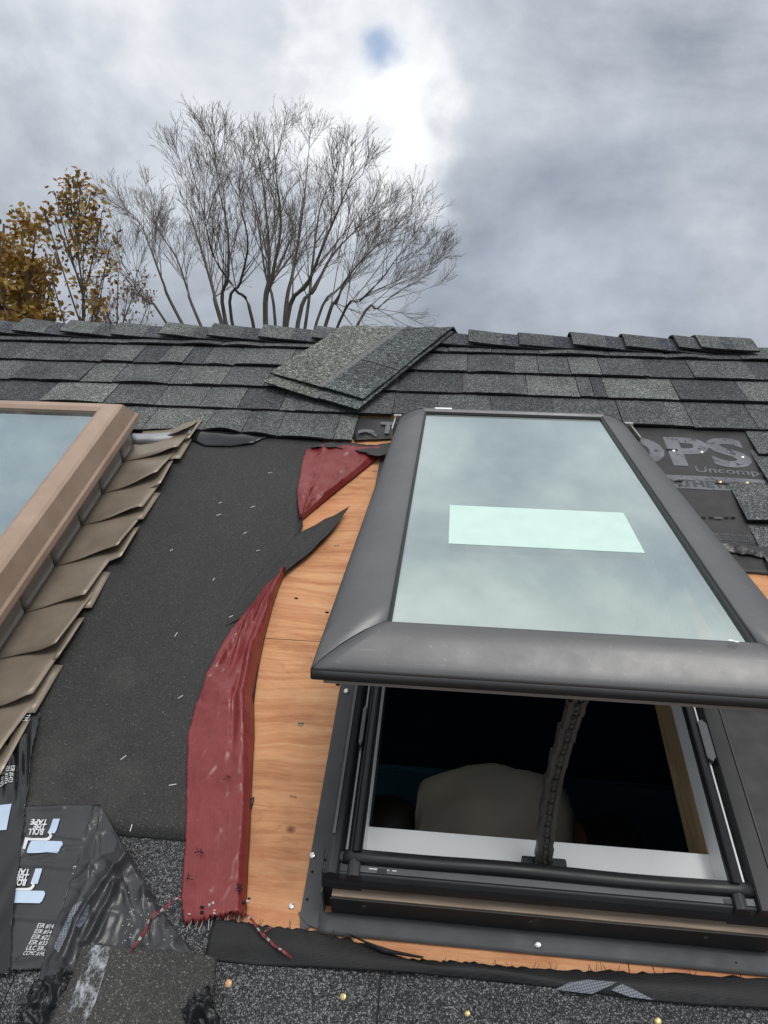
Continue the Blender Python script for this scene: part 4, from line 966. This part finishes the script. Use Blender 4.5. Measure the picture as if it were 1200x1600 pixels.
# glossy strip
def hm1(a, b, s=0, t=0):
    x = (b-.60)
    w = math.exp(-((b-.585)/.04)**2)
    return .0155+nse(a, b, 5, 1.1)*.002+.0048*w*math.sin(a*210+b*160+6*(a+.6)*20)*max(0, min(1, (a+.72)*9))+.0045*max(0, nse(a*2.5, b, 11, 9.4))
L1 = Rs([(-60, 1110), (-60, 1180), (-60, 1258), (-60, 1330), (-60, 1430), (-60, 1528)], .015); R1 = Rs([(63, 1112), (51, 1185), (40, 1258), (38, 1290), (19, 1440), (15, 1522)], .015)
m1 = sheet_thing('glossy_membrane', 'glossy black creased membrane with vertical print below the old flashing', 'membrane', L1, R1, 60, 110, hm1, M['gloss'], base=(-.66, .6, 0))
text(m1, 'TM', R(40, 1117, .016), R(35, 1128, .016), .009, hm1, M['print_white'], dc=.002)
for i in range(3): text(m1, 'ESR #147'+str(3+i), R(18-7*i, 1197+3*i, .016), R(14-7*i, 1224+3*i, .016), .005, hm1, M['print_white'], dc=.002)
V, F = loft(Rs([(-30, 1262), (-30, 1300)], .016), Rs([(19, 1257), (11, 1298)], .016), 8, 8, lambda a, b, s, t: hm1(a, b)+.0015); mesh('roller_sleeve_print', V, F, M['print_blue'], m1, True)
# crumpled smooth membrane
def seg_d(p, q0, q1):
    v = q1-q0; t_ = max(0, min(1, float((p-q0)@v/(v@v)))); d_ = p-(q0+v*t_); return float(np.linalg.norm(d_)), float(v[0]*(p[1]-q0[1])-v[1]*(p[0]-q0[0])), t_
RIDG = [([(204, 1336), (165, 1385), (128, 1440), (104, 1500)], .017, .010, 1.0), ([(182, 1392), (160, 1432), (136, 1474)], .013, .007, 1.0), ([(150, 1300), (138, 1380), (112, 1440)], .005, .010, .5), ([(232, 1392), (210, 1425), (215, 1470)], .003, .012, .3), ([(196, 1385), (205, 1420)], .004, .006, .4)]
RIDG = [([np.array(R(x, y, .02)) for x, y in P_], h_, w_, k_) for P_, h_, w_, k_ in RIDG]
def hm3(a, b, s, t):
    p = np.array((a, b)); c = .0165+nse(a, b, 7, 3.3)*.0035+nse(a, b, 24, 8.1)*.0018+.004*max(0, 1-abs(nse(a, b, 15, 6.3))*6)+.002*max(0, 1-abs(nse(a, b, 34, 2.3))*5)
    for P_, h_, w_, k_ in RIDG:
        best = min((seg_d(p, P_[i], P_[i+1]) for i in range(len(P_)-1)), key=lambda z: z[0])
        d_ = best[0]; sharp = w_*(.45 if best[1] > 0 else 1.6)            # steep on one side, soft on the other
        c += h_*math.exp(-(d_/sharp)**1.3)*(1+.3*nse(a, b, 30, 2))
    return max(c, .0135)-.006*max(0, (s-.93)/.07)
L3 = Rs([(146, 1260), (138, 1290), (126, 1335), (112, 1380), (98, 1420), (82, 1462), (66, 1505), (60, 1535)], .018)
R3 = Rs([(160, 1262), (182, 1300), (204, 1338), (222, 1368), (240, 1402), (262, 1436), (300, 1486), (300, 1505)], .014)
m3 = sheet_thing('crumpled_membrane', 'crumpled smooth black membrane folded over the lower felt edge', 'membrane', L3, R3, 80, 110, hm3, M['mem'], base=(-.42, .42, 0))
for Lx, Rx in (([(118, 1418), (100, 1450), (84, 1480), (92, 1490)], [(134, 1408), (116, 1440), (104, 1470), (94, 1491)]), ([(141, 1420), (128, 1440), (122, 1452)], [(143, 1419), (138, 1432), (126, 1452)])):
    V, F = loft(Rs(Lx, .024), Rs(Rx, .024), 6, 12, lambda a, b, s, t: .030+nse(a, b, 20, 8.1)*.002); V = [(a, b, hm3(a, b, .4, .6)+.0012) for a, b, c in V]; mesh('pale_weave_patch', V, F, M['mesh'], m3, True)
for i in range(60):
    x, y = random.uniform(190, 270), random.uniform(1395, 1480)
    if y < 1340+(x-190)*1.5: continue
    a, b = R(x, y, .02); r_ = random.uniform(.0003, .0009); z_ = hm3(a, b, .6, .6); V, F = box(a-r_, a+r_*.7, b-r_*.6, b+r_, z_, z_+.0008); mesh('grit_speck', V, F, M['ribbon_w'], m3)
# gritty strip with white scuff
def hm4(a, b, s=0, t=0): return .0235+nse(a, b, 6, 5.3)*.003+nse(a, b, 18, 1.7)*.0016-.008*max(0, (s-.9)/.1)
L4 = Rs([(128, 1474), (112, 1520), (92, 1565), (70, 1612)], .022); R4 = Rs([(338, 1496), (338, 1530), (330, 1570), (322, 1620)], .016)
m4 = sheet_thing('gritty_membrane', 'gritty charcoal roofing strip with a white scuff in the lower left', 'roofing strip', L4, R4, 40, 34, hm4, M['grit'], base=(-.35, .32, 0))
V, F = loft(Rs([(142, 1476), (128, 1515), (112, 1560), (92, 1612)], .024), Rs([(174, 1480), (164, 1520), (150, 1565), (128, 1612)], .024), 10, 24, lambda a, b, s, t: hm4(a, b, .2, t)+.0012); mesh('white_scuff', V, F, M['scuff'], m4, True)
# torn fluffy plastic at the bottom edge, left and right of the strip
def hcr(k):
    return lambda a, b, s, t: .020+.020*(1-abs(nse(a, b, 34, k))*2.2)*(.35+.65*math.sin(PI*s))*.6+.010*(.5-abs(nse(a, b, 85, k+2)))+nse(a, b, 160, k)*.003
sheet_thing('crumpled_plastic', 'small wad of wrinkled black plastic at the right end of the gritty strip', 'plastic scrap', Rs([(322, 1545), (292, 1570), (268, 1612)], .022), Rs([(326, 1546), (334, 1575), (352, 1612)], .02), 54, 50, hcr(3.0), M['tarp'], jit=.002, base=(-.26, .31, 0))
sheet_thing('crumpled_plastic', 'shaggy black plastic edge at the bottom left, beside the white scuff', 'plastic scrap', Rs([(58, 1535), (44, 1560), (22, 1615)], .022), Rs([(112, 1520), (98, 1560), (86, 1612)], .022), 50, 50, hcr(8.0), M['tarp'], jit=.002, base=(-.45, .3, 0))

# ------------------------------------------------------------------ dark room below the skylight and the person in it
room = thing('room', 'dark blue room under the skylight opening', 'room', (0, 0, 0), roof=False)
room['kind'] = 'structure'
fz = Z0-1.15; xw0, xw1, yw0, yw1 = -1.3, 1.7, -.5, 1.78
V, F = box(xw0, xw1, yw0, yw1, fz-.05, fz); mesh('floor', V, F, M['floorwood'], room)
zt = lambda y: Z0+y*math.tan(PITCH)-.06
def wallq(x0, y0, x1, y1, th_, mat, z0, name='wall', top=None):
    V = [(x0, y0, z0), (x1, y1, z0), (x1, y1, min(zt(y1), top or 99)), (x0, y0, min(zt(y0), top or 99))]; return mesh(name, V, [(0, 1, 2, 3)], mat, room, solid=.05)
wallq(xw0, yw1, xw1, yw1, 0, M['navy'], fz); wallq(xw1, yw0, xw0, yw0, 0, M['navy'], fz); wallq(xw0, yw0, xw0, yw1, 0, M['navy'], fz); wallq(xw1, yw1, xw1, yw0, 0, M['navy'], fz)
V, F = box(xw0+.01, xw1-.01, yw1-.09, yw1-.055, fz, fz+.85); mesh('wall_panel', V, F, M['teal'], room)
V, F = box(.62, .80, yw1-.13, yw1-.10, fz+.12, fz+.42); mesh('dark_picture_frame', V, F, M['frame_black'], room)

def skin_obj(name, pts, edges, rad, mat, parent, sub=2, root=0):
    b = BASE[parent.name]; me = bpy.data.meshes.new(name); me.from_pydata([tuple(Vector(p)-b) for p in pts], edges, []); me.materials.append(mat); me.update()
    o = bpy.data.objects.new(name, me); COL.objects.link(o); o.parent = parent; BASE[o.name] = b
    md = o.modifiers.new('skin', 'SKIN'); md.use_smooth_shade = True
    for i, r_ in enumerate(rad):
        d = me.skin_vertices[0].data[i]; d.radius = (r_, r_) if not isinstance(r_, tuple) else r_; d.use_root = (i == root)
    md2 = o.modifiers.new('sub', 'SUBSURF'); md2.levels = sub; md2.render_levels = sub; return o
H_ = -.66
def RW(x, y, c=H_):
    a, b = R(x, y, c); return W(a, b, c)
sho = RW(706, 1300); hip = RW(905, 1320); hip.z -= .03
up = Vector((0, 0, 1)); ax = (hip-sho).normalized(); side = ax.cross(up).normalized()     # side points away from / towards camera
pe = thing('person', 'person in a pale shirt bending over below the open skylight', 'person', tuple(Vector((hip.x, hip.y, fz))), roof=False)
mid = (sho+hip)/2+Vector((0, 0, .02)); neck = sho-ax*.08+Vector((0, 0, -.02)); head = neck-ax*.085+Vector((0, 0, -.035)); crown_ = head-ax*.05+Vector((0, 0, -.03))
pts = [hip, mid, sho, neck, head, crown_]; ed = [(0, 1), (1, 2), (2, 3), (3, 4), (4, 5)]; rad = [.07, .12, .125, .045, .08, .055]
limb_s = []; limb_t = []
for sg in (-1, 1):
    s0 = sho+side*sg*.14+Vector((0, 0, -.03)); el = s0+Vector((.02, 0, -.22)); wr = el+Vector((-.04, 0, -.19)); pl = wr+Vector((-.02, 0, -.05))
    i0 = len(pts); pts += [s0, el, wr, pl]; ed += [(2, i0), (i0, i0+1), (i0+1, i0+2), (i0+2, i0+3)]; rad += [.055, .04, .027, .033]
    limb_s += [s0, el]
    for k in range(5):
        off = side*(k-2)*.016 if k < 4 else side*-.04
        f1 = pl+off+Vector((-.012, 0, -.03-(.008 if k in (1, 2) else 0))); f2 = f1+Vector((.006, 0, -.028))
        j0 = len(pts); pts += [f1, f2]; ed += [(i0+3, j0), (j0, j0+1)]; rad += [.0085, .0075]
    h0 = hip+side*sg*.07+Vector((.02, 0, -.05)); kn = Vector((h0.x-.10, h0.y+side.y*sg*.02, fz+.40)); an = Vector((h0.x+.03, h0.y, fz+.06)); to = an+Vector((-.13, 0, -.035))
    i0 = len(pts); pts += [h0, kn, an, to]; ed += [(0, i0), (i0, i0+1), (i0+1, i0+2), (i0+2, i0+3)]; rad += [.075, .055, .035, .028]
    limb_t += [h0, kn, an]
skin_obj('body', pts, ed, rad, M['skin'], pe)
spt = [hip-ax*.01, mid, sho, neck+ax*.01]+limb_s
shirt = skin_obj('shirt', spt, [(0, 1), (1, 2), (2, 3), (2, 4), (4, 5), (2, 6), (6, 7)], [.16, .172, .178, .105, .09, .065, .09, .065], M['shirt'], pe, sub=3)
dt = bpy.data.textures.new('folds', 'CLOUDS'); dt.noise_scale = .075
dm = shirt.modifiers.new('folds', 'DISPLACE'); dm.texture = dt; dm.strength = .028; dm.mid_level = .5
trs = [hip+ax*.02]+limb_t+[hip+ax*.10+Vector((0, 0, -.02))]
skin_obj('trousers', trs, [(0, 1), (1, 2), (2, 3), (0, 4), (4, 5), (5, 6), (0, 7)], [.155, .10, .07, .05, .10, .07, .05, .12], M['trousers'], pe)
skin_obj('hair', [head+Vector((.0, -.02, .02)), crown_+Vector((0, -.01, .015)), neck+ax*.03+Vector((0, -.02, .01)), head+Vector((0, -.02, -.05))], [(0, 1), (0, 2), (0, 3)], [.128, .10, .125, .11], M['hair'], pe)

# ------------------------------------------------------------------ trees beyond the ridge
class Tubes:
    def __init__(s): s.V = []; s.F = []
    def add(s, pts, rads, n):
        base = len(s.V); m = len(pts)
        for i in range(m):
            d = (pts[min(i+1, m-1)]-pts[max(i-1, 0)]); d.normalize(); x = d.orthogonal().normalized(); y = d.cross(x)
            for k in range(n):
                an = 2*PI*k/n; s.V.append(tuple(pts[i]+(x*math.cos(an)+y*math.sin(an))*rads[i]))
        for i in range(m-1):
            for k in range(n): s.F.append((base+i*n+k, base+i*n+(k+1) % n, base+(i+1)*n+(k+1) % n, base+(i+1)*n+k))
def bez(p, ctrl, q, m):
    return [(p*(1-t)**2+ctrl*2*t*(1-t)+q*t*t) for t in [i/m for i in range(m+1)]]
def crom(P, k):
    P = [P[0]*2-P[1]]+P+[P[-1]*2-P[-2]]; out = []
    for i in range(1, len(P)-2):
        for j in range(k):
            t = j/k; a, b, c, d = P[i-1], P[i], P[i+1], P[i+2]
            out.append(.5*((b*2)+(c-a)*t+(a*2-b*5+c*4-d)*t*t+(b*3-a-c*3+d)*t**3))
    return out+[P[-2]]
def rv(s): return Vector((random.gauss(0, s), random.gauss(0, s), random.gauss(0, s)))
def grow(tw, pts, r0, level, maxlev, L, tips, spread, upb, dens, endr=.0035):
    """side shoots along a branch"""
    m = len(pts)
    nsh = dens[level]
    for i in range(nsh):
        f = random.uniform(.16 if level else .04, .98); k = min(int(f*(m-1)), m-2); p = pts[k].lerp(pts[k+1], f*(m-1)-k)
        d = (pts[k+1]-pts[k]).normalized(); axr = rv(1); axr -= d*axr.dot(d); axr.normalize()
        nd = (d*math.cos(spread)+axr*math.sin(spread)+Vector((0, 0, upb))).normalized()
        ln = L*(1.05-(.62 if level else .78)*f)*random.uniform(.55, 1.15)
        q = p+nd*ln*.55+rv(ln*.03); e = p+(nd*ln)+Vector((0, 0, upb*.30*ln))+rv(ln*.05)
        nseg = 4 if level < maxlev else 2
        bp = bez(p, q, e, nseg); rs = max(r0*(1-.72*f)*.52, endr); rr_ = [rs+(endr*.8-rs)*j/nseg for j in range(nseg+1)]
        tw.add(bp, rr_, 4 if level == 0 else 3)
        if level < maxlev: grow(tw, bp, rs, level+1, maxlev, L*.46, tips, spread*1.02, upb, dens, endr)
        else: tips.append(e)
def bare_tree(Y):
    base = at(440, 620, Y); base.z = 0
    tr = thing('bare_tree', 'large leafless tree with many spreading stems behind the ridge', 'tree', tuple(base), roof=False)
    trunk = Tubes(); tw = Tubes(); tips = []
    fork = at(436, 600, Y); forkp = [base, base+Vector((.05, 0, fork.z*.3)), Vector((fork.x, fork.y, fork.z*.55))]
    trunk.add(forkp, [.36, .28, .25], 10); top = forkp[-1]
    limbs = [((280, 497), (228, 360), (192, 285), .06, 0), ((345, 500), (318, 400), (262, 208), .085, 1), ((352, 500), (352, 330), (330, 165), .075, -1), ((415, 502), (418, 350), (392, 160), .10, .5), ((415, 502), (438, 330), (425, 148), .09, -.6),
             ((445, 503), (470, 330), (486, 150), .085, 1.4), ((448, 503), (510, 350), (560, 205), .09, -1.2), ((466, 503), (520, 380), (612, 262), .085, .8), ((510, 504), (545, 420), (652, 322), .07, -.4), ((560, 505), (620, 450), (690, 402), .05, 1),
             ((255, 497), (205, 440), (180, 385), .045, -1), ((362, 500), (385, 360), (372, 215), .06, -2.2), ((310, 500), (270, 380), (215, 262), .06, 2), ((478, 503), (500, 300), (535, 190), .065, 2.4), ((530, 504), (600, 420), (655, 340), .05, -2.2), ((430, 503), (400, 320), (360, 175), .06, 2.6), ((395, 503), (330, 380), (290, 190), .06, -2.6), ((495, 503), (570, 380), (632, 285), .055, 2.4)]
    sq = lambda p: (p[0]*.97+14, 503-(503-p[1])*(.80+.07*math.exp(-((p[0]-430)/110)**2)))
    for g_, mdl, e, r_, dz in limbs:
        mdl, e = sq(mdl), sq(e); r_ *= .72
        p0 = top; p1 = at(*g_, Y+dz*.35); p2 = at(*mdl, Y+dz*.8); p3 = at(*e, Y+dz*1.3)
        ctrl = crom([p0, p1, p1.lerp(p2, .5)+rv(.03), p2, p2.lerp(p3, .5)+rv(.06), p3], 5)
        n = len(ctrl); rad = [max(.007, r_*(1.25-1.24*(i/(n-1))**.8)) for i in range(n)]
        trunk.add(ctrl, rad, 7)
        grow(tw, ctrl[4:], r_*.8, 0, 3, 2.3, tips, .50, .13, [12, 6, 4, 1], .0036)
    mesh('trunk', trunk.V, trunk.F, M['bark'], tr, True); mesh('crown', tw.V, tw.F, M['twig'], tr)
bare_tree(17.5)
def leafy(name, label, px, Y, topy, pairs, nleaf, lsize, leafmat, dens, L, cl, r0=.09, tight=.16):
    base = at(px, 620, Y); base.z = 0
    tr = thing(name, label, 'tree', tuple(base), roof=False); trunk = Tubes(); tw = Tubes(); tips = []
    tp = at(*topy, Y); n = 9
    stem = [base.lerp(tp, i/n)+(rv(.04) if 0 < i < n else Vector((0, 0, 0))) for i in range(n+1)]
    trunk.add(stem, [r0*(1-.9*i/n)+.008 for i in range(n+1)], 7)
    for e, f, dz in pairs:
        k = f*n; i = min(int(k), n-1); p = stem[i].lerp(stem[i+1], k-i); q = at(*e, Y+dz)
        bp = bez(p, p.lerp(q, .55)+Vector((0, 0, -.12)), q, 5); trunk.add(bp, [r0*.4*(1-.85*j/5)+.005 for j in range(6)], 5)
        grow(tw, bp, r0*.34, 0, len(dens)-1, L, tips, .65, .18, dens, .0045)
    V = []; F = []
    for _ in range(nleaf):
        p = random.choice(tips)+rv(tight); s = lsize*random.uniform(.6, 1.25); x = rv(1).normalized(); y = x.orthogonal().normalized(); nrm = x.cross(y)
        k = len(V); V += [tuple(p-x*s), tuple(p+y*s*.62+nrm*s*.15), tuple(p+x*s), tuple(p-y*s*.62+nrm*s*.15)]; F.append((k, k+1, k+2, k+3))
    mesh('trunk', trunk.V, trunk.F, M['bark'], tr, True); cw = mesh('crown', tw.V, tw.F, M['twig'], tr); mesh('leaves', V, F, leafmat, cw)
leafy('maple_tree', 'dense golden leaved maple at the far left behind the ridge', 8, 12.5, (6, 350), [((-60, 380), .62, .5), ((56, 362), .62, -.3), ((36, 352), .7, .8), ((-20, 348), .75, -.6), ((74, 400), .56, .9), ((80, 440), .5, -.5), ((66, 420), .53, .2), ((40, 450), .5, .6), ((5, 430), .55, -1), ((-90, 430), .5, 0), ((72, 478), .48, .4), ((15, 480), .5, -.8), ((35, 400), .58, 0), ((0, 370), .66, .3), ((50, 470), .5, .8)], 8000, .060, M['leaf'], [7, 5, 3], .55, 1, .10, .14)
leafy('maple_sapling', 'slender upright maple with sparse yellow leaves beside the bare tree', 98, 12.0, (126, 284), [((160, 330), .80, .2), ((85, 335), .82, -.2), ((172, 385), .70, .3), ((70, 330), .74, -.3), ((165, 420), .62, -.2), ((70, 390), .66, .3), ((150, 455), .54, .3), ((85, 300), .80, .1), ((130, 380), .72, -.4), ((108, 298), .90, .05), ((142, 302), .91, -.05), ((103, 322), .86, .1), ((152, 320), .86, 0), ((118, 288), .95, 0)], 850, .056, M['leaf'], [5, 4, 2], .5, 1, .032, .08)
leafy('russet_tree', 'thin russet tree low between the maple and the bare tree', 185, 22, (185, 425), [((150, 445), .8, .3), ((215, 440), .8, -.3), ((235, 470), .7, .4), ((165, 470), .7, 0), ((200, 455), .75, .5), ((145, 480), .66, -.3)], 420, .06, M['leaf2'], [8, 6, 4], 1.0, 1, .06, .14)
